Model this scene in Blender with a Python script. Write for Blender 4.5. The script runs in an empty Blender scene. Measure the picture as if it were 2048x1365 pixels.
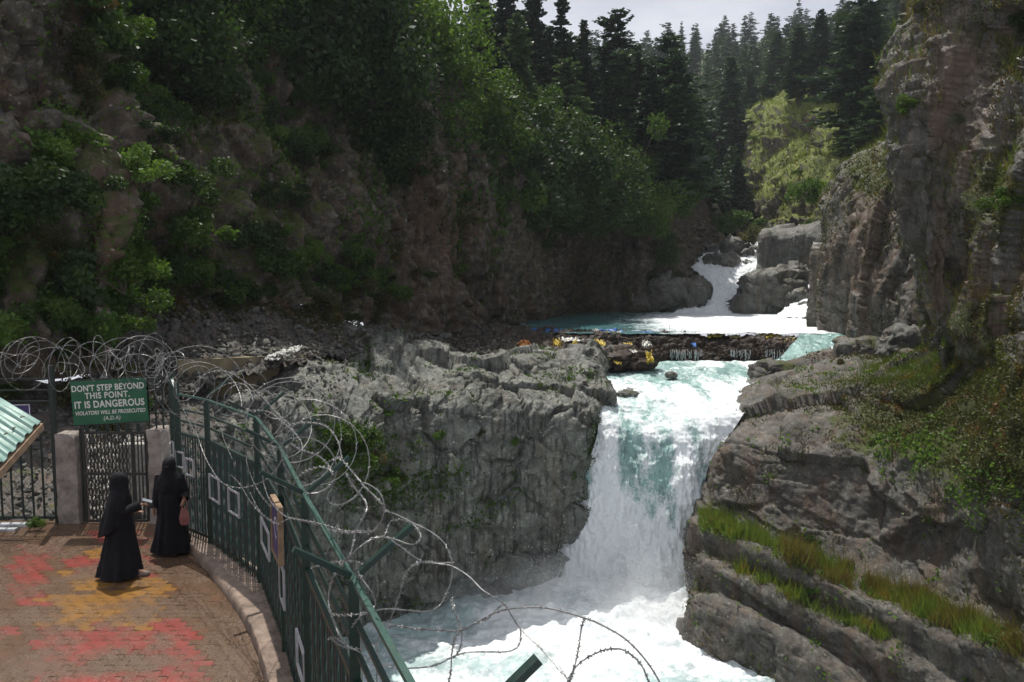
import bpy, bmesh, math, random
import numpy as np
from mathutils import Vector, Matrix
random.seed(7); RNG = np.random.default_rng(11)
SC = bpy.context.scene
COL = SC.collection
# ---------------------------------------------------------------- camera
F_PX, CX, CY = 1500.0, 1024.0, 682.5
PITCH = math.atan((CY - 560.0) / F_PX)
cam_d = bpy.data.cameras.new("camera"); cam = bpy.data.objects.new("camera", cam_d); COL.objects.link(cam)
cam.location = (0, 0, 0); cam.rotation_euler = (math.pi / 2 - PITCH, 0, 0)
cam_d.sensor_width = 36; cam_d.lens = F_PX / 2048 * 36; cam_d.clip_start = 0.1; cam_d.clip_end = 4000
SC.camera = cam
# ---------------------------------------------------------------- exposure
SC.view_settings.view_transform = 'Standard'; SC.view_settings.look = 'None'
SC.view_settings.gamma = 1; SC.view_settings.use_curve_mapping = False
SC.view_settings.exposure = 0.0
SC.render.engine = 'CYCLES'
SC.cycles.max_bounces = 6; SC.cycles.diffuse_bounces = 3; SC.cycles.glossy_bounces = 2
SC.cycles.transmission_bounces = 4; SC.cycles.volume_bounces = 1; SC.cycles.transparent_max_bounces = 8
SC.cycles.use_denoising = True; SC.cycles.sample_clamp_indirect = 4
# ---------------------------------------------------------------- sky and sun
SUN_AZ, SUN_EL = math.radians(-20), math.radians(67)
world = bpy.data.worlds.new("World"); SC.world = world; world.use_nodes = True
wt = world.node_tree; wn = wt.nodes; wl = wt.links
bg = wn["Background"]; bg.inputs[1].default_value = 0.085
sky = wn.new("ShaderNodeTexSky"); sky.sky_type = 'NISHITA'; sky.sun_disc = False
sky.sun_elevation = SUN_EL; sky.sun_rotation = SUN_AZ; sky.altitude = 2200; sky.dust_density = 2.0
wtc = wn.new("ShaderNodeTexCoord"); wmap = wn.new("ShaderNodeMapping"); wmap.inputs["Scale"].default_value = (1.3, 1.3, 3.2)
wno = wn.new("ShaderNodeTexNoise"); wno.inputs["Scale"].default_value = 1.6; wno.inputs["Detail"].default_value = 7
wno.inputs["Roughness"].default_value = 0.55
wra = wn.new("ShaderNodeValToRGB"); wra.color_ramp.elements[0].position = 0.30; wra.color_ramp.elements[1].position = 0.62
wra.color_ramp.elements[0].color = (0.72, 0.72, 0.72, 1)
wcl = wn.new("ShaderNodeValToRGB"); wcl.color_ramp.elements[0].position = 0.35; wcl.color_ramp.elements[1].position = 0.7
wcl.color_ramp.elements[0].color = (7.4, 7.6, 8.7, 1); wcl.color_ramp.elements[1].color = (11, 11.2, 11.7, 1)
wmx = wn.new("ShaderNodeMix"); wmx.data_type = 'RGBA'
wl.new(wtc.outputs["Generated"], wmap.inputs[0]); wl.new(wmap.outputs[0], wno.inputs[0])
wl.new(wno.outputs[0], wra.inputs[0]); wl.new(wno.outputs[0], wcl.inputs[0])
wl.new(wra.outputs[0], wmx.inputs[0]); wl.new(sky.outputs[0], wmx.inputs[6]); wl.new(wcl.outputs[0], wmx.inputs[7])
wl.new(wmx.outputs[2], bg.inputs[0])
sun_d = bpy.data.lights.new("sun", 'SUN'); sun = bpy.data.objects.new("sun", sun_d); COL.objects.link(sun)
sun_d.energy = 5.0; sun_d.angle = math.radians(0.55); sun_d.color = (1.0, 0.95, 0.87)
sdir = Vector((math.sin(SUN_AZ) * math.cos(SUN_EL), math.cos(SUN_AZ) * math.cos(SUN_EL), math.sin(SUN_EL)))
sun.rotation_euler = sdir.to_track_quat('Z', 'Y').to_euler()

# ================================================================ helpers
def tag(o, label=None, cat=None, group=None, kind=None):
    if label: o['label'] = label
    if cat: o['category'] = cat
    if group: o['group'] = group
    if kind: o['kind'] = kind
    return o
def empty(name, loc=(0, 0, 0), rz=0.0):
    o = bpy.data.objects.new(name, None); o.location = loc; o.rotation_euler = (0, 0, rz)
    o.empty_display_size = 0.2; COL.objects.link(o); return o
def link(name, me, parent=None):
    o = bpy.data.objects.new(name, me); COL.objects.link(o)
    if parent: o.parent = parent
    return o
def kids(o): return [c for c in bpy.data.objects if c.parent == o]
def copy_tree(o, chs, loc=None, rz=None, sc=None):
    c = o.copy(); COL.objects.link(c)
    if loc is not None: c.location = loc
    if rz is not None: c.rotation_euler = (0, 0, rz)
    if sc is not None: c.scale = sc
    for ch in chs:
        k = ch.copy(); COL.objects.link(k); k.parent = c
    return c
_s, _c = math.sin(PITCH), math.cos(PITCH)
def W(px, py, d):
    """point seen at pixel (px,py) of the 2048 wide photo, at forward distance d (metres)"""
    a = px - CX; b = -(py - CY)
    dy = F_PX * _c + b * _s; dz = -F_PX * _s + b * _c
    return Vector((a * d / dy, d, dz * d / dy))
def WZ(px, py, z):
    """point seen at pixel (px,py) lying on height z"""
    a = px - CX; b = -(py - CY)
    dy = F_PX * _c + b * _s; dz = -F_PX * _s + b * _c
    k = z / dz
    return Vector((a * k, dy * k, z))
def proj(P):
    P = np.asarray(P, float)
    f = P[..., 1] * _c - P[..., 2] * _s; u = P[..., 1] * _s + P[..., 2] * _c
    return CX + F_PX * P[..., 0] / f, CY - F_PX * u / f
def mesh_np(name, V, Fq, mats=(), smooth=False, attrs=None):
    """V (n,3); Fq (m,k) all faces the same size"""
    V = np.ascontiguousarray(V, dtype=np.float32); Fq = np.ascontiguousarray(Fq, dtype=np.int32)
    me = bpy.data.meshes.new(name); n, k = Fq.shape
    me.vertices.add(len(V)); me.vertices.foreach_set("co", V.ravel())
    me.loops.add(n * k); me.loops.foreach_set("vertex_index", Fq.ravel())
    me.polygons.add(n); me.polygons.foreach_set("loop_start", np.arange(0, n * k, k, dtype=np.int32))
    me.polygons.foreach_set("loop_total", np.full(n, k, dtype=np.int32))
    if smooth: me.polygons.foreach_set("use_smooth", np.ones(n, dtype=bool))
    for m in mats: me.materials.append(m)
    if attrs:
        for an, av in attrs.items():
            at = me.attributes.new(an, 'FLOAT', 'POINT'); at.data.foreach_set("value", np.ascontiguousarray(av, dtype=np.float32).ravel())
    me.update(calc_edges=True)
    return me
class MB:
    """collects convex bits as one mesh"""
    def __init__(s): s.v = []; s.f = []
    def add(s, vs, fs):
        o = len(s.v); s.v += [tuple(v) for v in vs]; s.f += [tuple(i + o for i in f) for f in fs]; return s
    def box(s, c, h, R=None):
        R = R or Matrix.Identity(3); c = Vector(c)
        vs = [c + R @ Vector((x * h[0], y * h[1], z * h[2])) for x in (-1, 1) for y in (-1, 1) for z in (-1, 1)]
        return s.add(vs, [(0, 1, 3, 2), (4, 6, 7, 5), (0, 4, 5, 1), (2, 3, 7, 6), (0, 2, 6, 4), (1, 5, 7, 3)])
    def bar(s, a, b, w, t=None, up=(0, 0, 1)):
        a = Vector(a); b = Vector(b); d = (b - a); L = d.length; d.normalize(); t = t or w
        u = Vector(up)
        if abs(d.dot(u)) > 0.98: u = Vector((0, 1, 0))
        x = d.cross(u).normalized(); y = x.cross(d)
        R = Matrix((x, d, y)).transposed()
        return s.box((a + b) / 2, (w / 2, L / 2, t / 2), R)
    def tube(s, pts, r, n=6, caps=True):
        pts = [Vector(p) for p in pts]; rings = []; m = len(pts)
        prev = None
        for i, p in enumerate(pts):
            d = (pts[min(i + 1, m - 1)] - pts[max(i - 1, 0)]).normalized()
            if prev is None:
                u = Vector((0, 0, 1)) if abs(d.z) < 0.9 else Vector((1, 0, 0)); x = d.cross(u).normalized()
            else: x = (prev - d * prev.dot(d)).normalized()
            prev = x; y = d.cross(x); rr = r[i] if hasattr(r, '__len__') else r
            rings.append([p + (x * math.cos(2 * math.pi * k / n) + y * math.sin(2 * math.pi * k / n)) * rr for k in range(n)])
        vs = [v for rg in rings for v in rg]; fs = []
        for i in range(m - 1):
            for k in range(n):
                fs.append((i * n + k, i * n + (k + 1) % n, (i + 1) * n + (k + 1) % n, (i + 1) * n + k))
        if caps: fs.append(tuple(range(n))[::-1]); fs.append(tuple((m - 1) * n + k for k in range(n)))
        return s.add(vs, fs)
    def mesh(s, name, mat, smooth=False):
        me = bpy.data.meshes.new(name); me.from_pydata(s.v, [], s.f)
        for m in (mat if isinstance(mat, (list, tuple)) else [mat]): me.materials.append(m)
        if smooth: me.polygons.foreach_set("use_smooth", [True] * len(me.polygons))
        me.update(); return me
    def build(s, name, mat, parent=None, smooth=False): return link(name, s.mesh(name, mat, smooth), parent)

# ---------------------------------------------------------------- numpy noise
def hsh(ix, iy, iz, s):
    h = (ix.astype(np.uint32) * np.uint32(73856093)) ^ (iy.astype(np.uint32) * np.uint32(19349663)) ^ (iz.astype(np.uint32) * np.uint32(83492791)) ^ np.uint32((s * 2654435761) & 0xffffffff)
    h ^= h >> np.uint32(16); h *= np.uint32(0x7feb352d); h ^= h >> np.uint32(15); h *= np.uint32(0x846ca68b); h ^= h >> np.uint32(16)
    return h.astype(np.float32) * np.float32(1 / 4294967296.0)
def vnoise(P, s=0):
    P = P.astype(np.float32); I = np.floor(P).astype(np.int64); f = P - I; f = f * f * (3 - 2 * f)
    r = 0
    for a in (0, 1):
        for b in (0, 1):
            for c in (0, 1):
                w = (f[:, 0] if a else 1 - f[:, 0]) * (f[:, 1] if b else 1 - f[:, 1]) * (f[:, 2] if c else 1 - f[:, 2])
                r = r + w * hsh(I[:, 0] + a, I[:, 1] + b, I[:, 2] + c, s)
    return r * 2 - 1
def fbm(P, o=4, s=0, g=0.5):
    r = 0; a = 1.0
    for i in range(o):
        r = r + a * vnoise(P * (2.03 ** i) + 17.3 * i, s + i); a *= g
    return r
def ridged(P, o=4, s=0):
    r = 0; a = 1.0
    for i in range(o):
        r = r + a * (1 - 2 * np.abs(vnoise(P * (2.1 ** i) + 9.1 * i, s + i))); a *= 0.5
    return r
def worley(P, s=0):
    """returns F1, F2, random vec of nearest cell, offset from its centre"""
    P = P.astype(np.float32); I = np.floor(P).astype(np.int64); n = len(P)
    F1 = np.full(n, 9e9, np.float32); F2 = F1.copy(); R = np.zeros((n, 3), np.float32); D = np.zeros((n, 3), np.float32)
    for a in (-1, 0, 1):
        for b in (-1, 0, 1):
            for c in (-1, 0, 1):
                x, y, z = I[:, 0] + a, I[:, 1] + b, I[:, 2] + c
                h0, h1, h2 = hsh(x, y, z, s), hsh(x, y, z, s + 101), hsh(x, y, z, s + 202)
                d = np.stack([P[:, 0] - x - h0, P[:, 1] - y - h1, P[:, 2] - z - h2], 1)
                q = np.abs(d).max(1) + 0.22 * np.abs(d).sum(1); m = q < F1
                F2 = np.where(m, F1, np.minimum(F2, q)); F1 = np.where(m, q, F1)
                R[m] = np.stack([hsh(x, y, z, s + 303), h1, h2], 1)[m]; D[m] = d[m]
    return F1, F2, R, D
def rotm(ax, ay, az):
    return np.array((Matrix.Rotation(az, 3, 'Z') @ Matrix.Rotation(ay, 3, 'Y') @ Matrix.Rotation(ax, 3, 'X')), dtype=np.float32)
def blocks(P, scale, amp, rot=None, aniso=(1, 1, 1), s=0, warp=0.25, tilt=0.8, crack=0.35, cw=0.03):
    R = rotm(*(rot or (0, 0, 0)))
    Q = (P @ R) / (scale * np.array(aniso, np.float32))
    w = np.stack([vnoise(Q * 1.3, s + 7), vnoise(Q * 1.3 + 31, s + 8), vnoise(Q * 1.3 + 77, s + 9)], 1) * warp
    F1, F2, H, D = worley(Q + w, s)
    d = amp * (2 * H[:, 0] - 1) + amp * tilt * (D * (H * 2 - 1)).sum(1) * 1.6
    return d - amp * crack * np.exp(-(F2 - F1) / cw)
# ---------------------------------------------------------------- surface patches
def crw(n, N, seg=None):
    """Catmull-Rom weights, N samples over n control points (evenly, or evenly along segment lengths seg)"""
    M = np.zeros((N, n)); t = np.linspace(0, n - 1 - 1e-6, N)
    if seg is not None: t = np.clip(np.interp(np.linspace(0, 1, N), np.concatenate([[0], np.cumsum(seg)]) / seg.sum(), np.arange(n)), 0, n - 1 - 1e-6)
    for k, tt in enumerate(t):
        i = int(tt); u = tt - i
        w = (-.5 * u + u * u - .5 * u ** 3, 1 - 2.5 * u * u + 1.5 * u ** 3, .5 * u + 2 * u * u - 1.5 * u ** 3, -.5 * u * u + .5 * u ** 3)
        for j in range(4): M[k, min(max(i - 1 + j, 0), n - 1)] += w[j]
    return M
def grid_faces(nu, nv):
    i = np.arange(nu * nv).reshape(nu, nv)
    return np.stack([i[:-1, :-1], i[:-1, 1:], i[1:, 1:], i[1:, :-1]], -1).reshape(-1, 4)
def grid_normals(P):
    du = np.gradient(P, axis=0); dv = np.gradient(P, axis=1); n = np.cross(du, dv)
    return n / (np.linalg.norm(n, axis=-1, keepdims=True) + 1e-9)
class Patch: pass
def patch(name, rows, nu, nv, disp, mat, label=None, cell=None, smooth=False, warp=None, world=False, flip=False, kind='structure', linear=False):
    C = np.array([[tuple(W(*p)) if not world else p for p in r] for r in rows], float)
    if world: su = sv_ = None
    else:
        dpt = C[..., 1]; su = (np.linalg.norm(np.diff(C, axis=0), axis=-1) / ((dpt[1:] + dpt[:-1]) / 2) ** .6).mean(1); sv_ = (np.linalg.norm(np.diff(C, axis=1), axis=-1) / ((dpt[:, 1:] + dpt[:, :-1]) / 2) ** .6).mean(0)
        cx_, cy_ = proj(C); ins_ = ((cx_ > -90) & (cx_ < 2140) & (cy_ > -90) & (cy_ < 1460)).astype(float)      # coarser outside the view
        iu = np.maximum(ins_[1:], ins_[:-1]).mean(1); iv = np.maximum(ins_[:, 1:], ins_[:, :-1]).mean(0)
        su = su * (.25 + .75 * np.minimum(1, 2 * iu)); sv_ = sv_ * (.25 + .75 * np.minimum(1, 2 * iv))
        su = su + .25 * su.mean(); sv_ = sv_ + .25 * sv_.mean()
    Wu, Wv = crw(C.shape[0], nu, su), crw(C.shape[1], nv, sv_)
    P = np.einsum('ui,ijk,vj->uvk', Wu, C, Wv)
    if warp is not None: P = P + warp(P.reshape(-1, 3)).reshape(P.shape)
    Nn = grid_normals(P)
    view = -(P * Nn).sum(-1)
    if (np.median(view) < 0) != flip: Nn = -Nn; rev = False
    else: rev = True
    V = P.reshape(-1, 3).astype(np.float32); n = Nn.reshape(-1, 3)
    d = disp(V, n)
    V2 = V + (n * d[:, None] if d.ndim == 1 else d)
    Fq = grid_faces(nu, nv)
    me = mesh_np(name, V2, Fq, [mat], smooth)
    o = link(name, me); tag(o, label, None, None, kind)
    p = Patch(); p.o = o; p.G = V2.reshape(nu, nv, 3); p.N = grid_normals(p.G)
    if (np.median(-(p.G * p.N).sum(-1)) < 0) != flip: p.N = -p.N
    p.V = V2; p.n = p.N.reshape(-1, 3); p.px, p.py = proj(V2)
    a = np.linalg.norm(np.cross(np.gradient(p.G, axis=0), np.gradient(p.G, axis=1)), axis=-1).ravel(); p.area = a
    p.nu, p.nv = nu, nv
    return p
def near(p, px, py):
    q = (p.px - px) ** 2 + (p.py - py) ** 2
    return Vector(p.V[int(np.argmin(q))])
def sample(p, n, w=None, rng=RNG):
    ww = p.area * (w if w is not None else 1.0); ww = np.clip(ww, 0, None); ww /= ww.sum()
    i = rng.choice(len(p.V), n, p=ww)
    j = rng.normal(0, 0.06, (n, 3))
    return p.V[i] + j, p.n[i], i

# ================================================================ materials
class NT:
    def __init__(s, name):
        s.m = bpy.data.materials.new(name); s.m.use_nodes = True; s.t = s.m.node_tree; s.n = s.t.nodes
        s.b = s.n["Principled BSDF"]; s.out = s.n["Material Output"]
        s.geo = None
    def new(s, t, **k):
        q = s.n.new(t)
        for a, b in k.items(): setattr(q, a, b)
        return q
    def l(s, a, b): s.t.links.new(a, b)
    def pos(s):
        if not s.geo: s.geo = s.new("ShaderNodeTexCoord")
        return s.geo.outputs["Object"]
    def mapping(s, sc=(1, 1, 1), rot=(0, 0, 0)):
        q = s.new("ShaderNodeMapping"); q.inputs["Scale"].default_value = sc; q.inputs["Rotation"].default_value = rot; s.l(s.pos(), q.inputs[0]); return q.outputs[0]
    def noise(s, scale, detail=6, rough=0.6, vec=None, dist=0.0):
        q = s.new("ShaderNodeTexNoise"); q.inputs["Scale"].default_value = scale; q.inputs["Detail"].default_value = detail
        q.inputs["Roughness"].default_value = rough; q.inputs["Distortion"].default_value = dist
        s.l(vec if vec is not None else s.pos(), q.inputs["Vector"]); return q.outputs[0]
    def vor(s, scale, vec=None, feature='F1', out=0):
        q = s.new("ShaderNodeTexVoronoi", feature=feature); q.inputs["Scale"].default_value = scale
        s.l(vec if vec is not None else s.pos(), q.inputs["Vector"]); return q.outputs[out]
    def ramp(s, fac, stops, interp='LINEAR'):
        q = s.new("ShaderNodeValToRGB"); e = q.color_ramp.elements; q.color_ramp.interpolation = interp
        while len(e) < len(stops): e.new(0.5)
        for k, (p, c) in enumerate(stops):
            e[k].position = p; e[k].color = (c, c, c, 1) if not hasattr(c, '__len__') else (*c, 1)
        s.l(fac, q.inputs[0]); return q.outputs[0]
    def mix(s, fac, a, b, mode='MIX'):
        q = s.new("ShaderNodeMix", data_type='RGBA', blend_type=mode)
        for k, v in ((0, fac), (6, a), (7, b)):
            if hasattr(v, 'is_linked') or hasattr(v, 'links'): s.l(v, q.inputs[k])
            elif k == 0: q.inputs[0].default_value = v
            else: q.inputs[k].default_value = (*v, 1) if len(v) == 3 else v
        return q.outputs[2]
    def math(s, op, a, b=0.0, c=None):
        q = s.new("ShaderNodeMath", operation=op)
        for k, v in ((0, a), (1, b), (2, c)):
            if v is None: continue
            if hasattr(v, 'links'): s.l(v, q.inputs[k])
            else: q.inputs[k].default_value = v
        return q.outputs[0]
    def bump(s, h, st=0.5, dist=0.1, nrm=None):
        q = s.new("ShaderNodeBump"); q.inputs["Strength"].default_value = st; q.inputs["Distance"].default_value = dist
        s.l(h, q.inputs["Height"])
        if nrm is not None: s.l(nrm, q.inputs["Normal"])
        s.l(q.outputs[0], s.b.inputs["Normal"]); return q.outputs[0]
    def set(s, **k):
        for a, v in k.items():
            i = s.b.inputs[a.replace('_', ' ')]
            if hasattr(v, 'links'): s.l(v, i)
            elif hasattr(v, '__len__') and len(v) == 3: i.default_value = (*v, 1)
            else: i.default_value = v
        return s
def rock_mat(name, c_dark, c_mid, c_light, stain=(0.16, 0.09, 0.06), stain_amt=0.5, moss=0.35, moss_c=((0.035, 0.045, 0.008), (0.09, 0.10, 0.02)), wet=0.45, streak=0.5, sc=1.0, moss_up=0.55, bump=0.6):
    m = NT(name)
    big = m.noise(0.35 * sc, 5, 0.6); mid = m.noise(1.7 * sc, 8, 0.65); fine = m.noise(9 * sc, 8, 0.7)
    col = m.ramp(mid, [(0.28, c_dark), (0.5, c_mid), (0.75, c_light)])
    col = m.mix(m.ramp(fine, [(0.35, 0.75), (0.65, 0.0)]), col, c_dark)
    st = m.noise(0.8 * sc, 6, 0.6, m.mapping((1.5, 1.5, 0.22)))
    ru = m.new("ShaderNodeAttribute"); ru.attribute_name = "rust"
    col = m.mix(m.ramp(m.math('ADD', st, ru.outputs['Fac']), [(0.48, 0.0), (0.68, stain_amt)]), col, stain)
    wst = m.noise(2.0 * sc, 5, 0.6, m.mapping((2.2, 2.2, 0.16)))
    col = m.mix(m.ramp(wst, [(0.5, 0.0), (0.62, streak * 0.7)]), col, tuple(x * 0.3 for x in c_dark))
    lich = m.vor(3.5 * sc, None, 'F1'); ln = m.noise(2.6 * sc, 4, 0.7)
    col = m.mix(m.ramp(m.math('MULTIPLY', m.ramp(lich, [(0.1, 1.0), (0.35, 0.0)]), m.ramp(ln, [(0.5, 0.0), (0.6, 1.0)])), [(0.3, 0.0), (0.8, 0.45)]), col, tuple(min(1, x * 1.5) for x in c_light))
    g = m.new("ShaderNodeNewGeometry"); sx = m.new("ShaderNodeSeparateXYZ"); m.l(g.outputs["Normal"], sx.inputs[0])
    mn = m.noise(0.6 * sc, 7, 0.68)
    mk = m.math('ADD', m.math('MULTIPLY', sx.outputs[2], moss_up * 0.35), mn)
    at = m.new("ShaderNodeAttribute"); at.attribute_name = "moss"
    mk = m.math('ADD', mk, at.outputs["Fac"])
    mk = m.ramp(mk, [(0.78 - moss * 0.35, 0.0), (0.84 - moss * 0.35, 1.0)])
    mc = m.ramp(m.noise(6 * sc, 6, 0.7), [(0.35, moss_c[0]), (0.7, moss_c[1])])
    col = m.mix(mk, col, mc)
    m.set(Base_Color=col, Roughness=m.ramp(big, [(0.35, wet), (0.65, 0.9)]))
    m.b.inputs["Specular IOR Level"].default_value = 0.45
    h = m.math('ADD', m.math('MULTIPLY', fine, 0.9), m.math('MULTIPLY', m.noise(30 * sc, 6, 0.75), 0.5))
    vw = m.new('ShaderNodeVectorMath', operation='ADD'); m.l(m.mapping((0.8, 0.8, 1.3)), vw.inputs[0]); nv_ = m.new('ShaderNodeTexNoise'); nv_.inputs['Scale'].default_value = 1.8 * sc; nv_.inputs['Detail'].default_value = 5; m.l(m.pos(), nv_.inputs[0]); m.l(nv_.outputs[1], vw.inputs[1])
    ck = m.ramp(m.vor(1.1 * sc, vw.outputs[0], 'DISTANCE_TO_EDGE'), [(0.0, 0.0), (0.018, 1.0)])
    h = m.math('ADD', h, m.math('MULTIPLY', ck, 0.22))
    h = m.math('ADD', h, m.math('MULTIPLY', mk, m.math('MULTIPLY', m.noise(22 * sc, 4, 0.8), 1.2)))
    m.bump(h, bump, 0.12 / sc)
    return m.m
def leaf_mat(name, c0, c1, transl=0.35, sc=0.7, rough=0.55, autumn=None):
    m = NT(name)
    oi = m.new("ShaderNodeObjectInfo")
    g = m.noise(sc, 4, 0.7); 
    f = m.math('ADD', m.math('MULTIPLY', g, 0.8), m.math('MULTIPLY', oi.outputs["Random"], 0.3))
    col = m.ramp(f, [(0.38, c0), (0.72, c1)])
    fine = m.noise(7.0, 2, 0.5); col = m.mix(m.ramp(fine, [(0.4, 0.35), (0.6, 0.0)]), col, tuple(x * 0.5 for x in c0))
    if autumn: col = m.mix(m.ramp(m.noise(1.1, 3, 0.6), [(0.55, 0.0), (0.68, 0.8)]), col, autumn)
    m.set(Base_Color=col, Roughness=rough); m.b.inputs["Specular IOR Level"].default_value = 0.3
    tr = m.new("ShaderNodeBsdfTranslucent"); tc = m.mix(1.0, col, (1.25, 1.3, 0.6), 'MULTIPLY'); m.l(tc, tr.inputs[0])
    mx = m.new("ShaderNodeMixShader"); mx.inputs[0].default_value = transl
    m.l(m.b.outputs[0], mx.inputs[1]); m.l(tr.outputs[0], mx.inputs[2]); m.l(mx.outputs[0], m.out.inputs[0])
    return m.m
def plain(name, c, rough=0.6, metal=0.0, var=0.25, sc=6.0, bump=0.15, c2=None, spec=0.5):
    m = NT(name); n = m.noise(sc, 6, 0.65)
    lo = c2 or tuple(x * (1 - var) for x in c)
    m.set(Base_Color=m.ramp(n, [(0.35, lo), (0.62, c)]), Metallic=metal, Roughness=m.ramp(n, [(0.3, min(1, rough + 0.15)), (0.7, rough)]))
    m.b.inputs["Specular IOR Level"].default_value = spec
    m.bump(m.noise(sc * 6, 5, 0.6), bump, 0.02); return m.m
# ================================================================ landscape
M_ROCKG = rock_mat("rock_grey", (0.05, 0.055, 0.047), (0.18, 0.19, 0.165), (0.42, 0.43, 0.38), stain=(0.13, 0.10, 0.07), moss=0.10, wet=0.3, streak=1.1)
M_ROCKR = rock_mat("rock_warm_grey", (0.034, 0.032, 0.027), (0.12, 0.114, 0.098), (0.29, 0.275, 0.24), stain=(0.15, 0.09, 0.055), stain_amt=0.55, moss=0.42, wet=0.32)
M_ROCKL = rock_mat("rock_brown", (0.018, 0.015, 0.011), (0.095, 0.08, 0.06), (0.34, 0.31, 0.25), stain=(0.11, 0.06, 0.032), stain_amt=0.6, moss=0.38, wet=0.6)
M_ROCKM = rock_mat("rock_far_grey", (0.07, 0.072, 0.064), (0.21, 0.215, 0.19), (0.42, 0.42, 0.38), stain=(0.16, 0.11, 0.07), moss=0.05, wet=0.3, sc=0.8, bump=1.0)
M_GRASSY = rock_mat("grassy_bluff", (0.05, 0.045, 0.035), (0.14, 0.125, 0.10), (0.28, 0.26, 0.22), moss=0.62, moss_c=((0.09, 0.11, 0.02), (0.22, 0.25, 0.05)), wet=0.8, sc=0.5, moss_up=1.0)
M_FLOORF = rock_mat("forest_floor", (0.02, 0.022, 0.012), (0.04, 0.045, 0.02), (0.07, 0.075, 0.035), moss=0.9, moss_c=((0.02, 0.03, 0.008), (0.05, 0.065, 0.018)), wet=0.9, sc=0.3)
M_SCREE = rock_mat("scree", (0.04, 0.035, 0.03), (0.10, 0.09, 0.08), (0.2, 0.19, 0.17), moss=0.1, wet=0.7, sc=2.0)

def ins(rows, k, dx, dd):
    """extra control column after column k, so that a cliff's edge turns away in a wide curve"""
    return [r[:k + 1] + [(r[k + 1][0] + dx, r[k + 1][1], r[k + 1][2] + dd)] + r[k + 1:] for r in rows]
# --- left gorge wall
A_rows = [
 [(-350,-700,60),(0,-600,62),(60,-560,66),(100,-520,70),(160,-480,84),(420,-380,88),(600,-250,92),(740,-60,96),(850,120,104),(960,235,112),(1060,290,124),(1180,305,134),(1300,330,140),(1385,360,155),(1440,400,185)],
 [(-350,-500,28),(0,-450,30),(50,-400,34),(80,-350,38),(150,-350,52),(420,-300,58),(600,-200,64),(740,-50,70),(850,120,76),(960,230,84),(1060,300,98),(1180,320,108),(1300,350,115),(1380,370,130),(1430,410,160)],
 [(-350,-50,23),(0,-30,25),(50,20,27),(80,60,29.5),(150,60,43),(420,50,48),(600,60,54),(740,130,58),(850,220,62),(970,300,70),(1070,350,85),(1190,370,95),(1300,385,98),(1360,410,110),(1425,430,140)],
 [(-350,250,22),(0,250,24),(90,260,26),(170,270,28),(240,270,39),(430,280,44),(600,290,50),(750,310,55),(870,340,59.5),(980,370,66),(1070,385,83),(1200,390,93),(1318,400,96),(1352,430,105),(1422,440,133)],
 [(-350,500,21),(0,480,23),(150,480,25.5),(240,470,27.5),(290,450,37),(450,470,41),(600,480,47),(750,500,53.5),(870,510,58),(990,500,65.5),(1080,510,85),(1200,510,93.5),(1305,500,95),(1345,500,103),(1415,490,130)],
 [(-350,800,20),(0,770,22),(150,740,25),(262,650,27),(300,590,36),(450,610,39),(600,640,45),(750,665,52),(870,680,57),(985,662,66),(1080,650,82),(1200,642,91),(1290,640,94),(1350,635,100),(1420,620,125)],
]
def dA(V, n):
    v = V * np.array([1, 1, 0.45], np.float32)
    d = 1.7 * fbm(v * 0.09, 4, 3) + 0.9 * ridged(v * 0.22, 3, 21)
    d += blocks(V, 3.4, 0.75, (0.1, 0.1, 0.3), (0.6, 0.6, 2.6), 5, crack=.6, cw=.05) + blocks(V, 1.3, 0.34, (0.15, 0.1, 0.3), (0.6, 0.6, 2.2), 9, crack=.6, cw=.06)
    d += 0.22 * ridged(V * np.array([1.1, 1.1, .22], np.float32), 3, 13)
    return d + blocks(V, .55, .12, (0.15, 0.1, 0.3), (0.7, 0.7, 1.6), 11) + 0.10 * ridged(V * 1.6, 3, 40)
wallL = patch("left_gorge_wall", A_rows, 330, 660, dA, M_ROCKL)
# --- scree fan at its foot
S_rows = [
 [(180,480,33),(300,540,37),(420,575,40),(540,600,43),(660,640,47),(780,665,53),(880,668,58)],
 [(200,600,30),(320,620,34),(440,630,37),(560,640,40),(680,660,44),(790,672,50),(890,672,56)],
 [(180,730,26),(330,705,31),(450,695,34),(580,690,38),(690,685,42),(800,680,47),(900,682,52)],
 [(150,860,22),(330,800,26),(450,760,30),(580,730,34),(690,705,40),(800,695,45),(900,692,50)],
]
scree = patch("scree_slope", S_rows, 140, 220, lambda V, n: 0.35 * fbm(V * 0.35, 4, 5) + blocks(V, 0.5, 0.10, s=3, crack=1.0, cw=.15) + blocks(V, 0.22, 0.05, s=4), M_SCREE)
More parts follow.
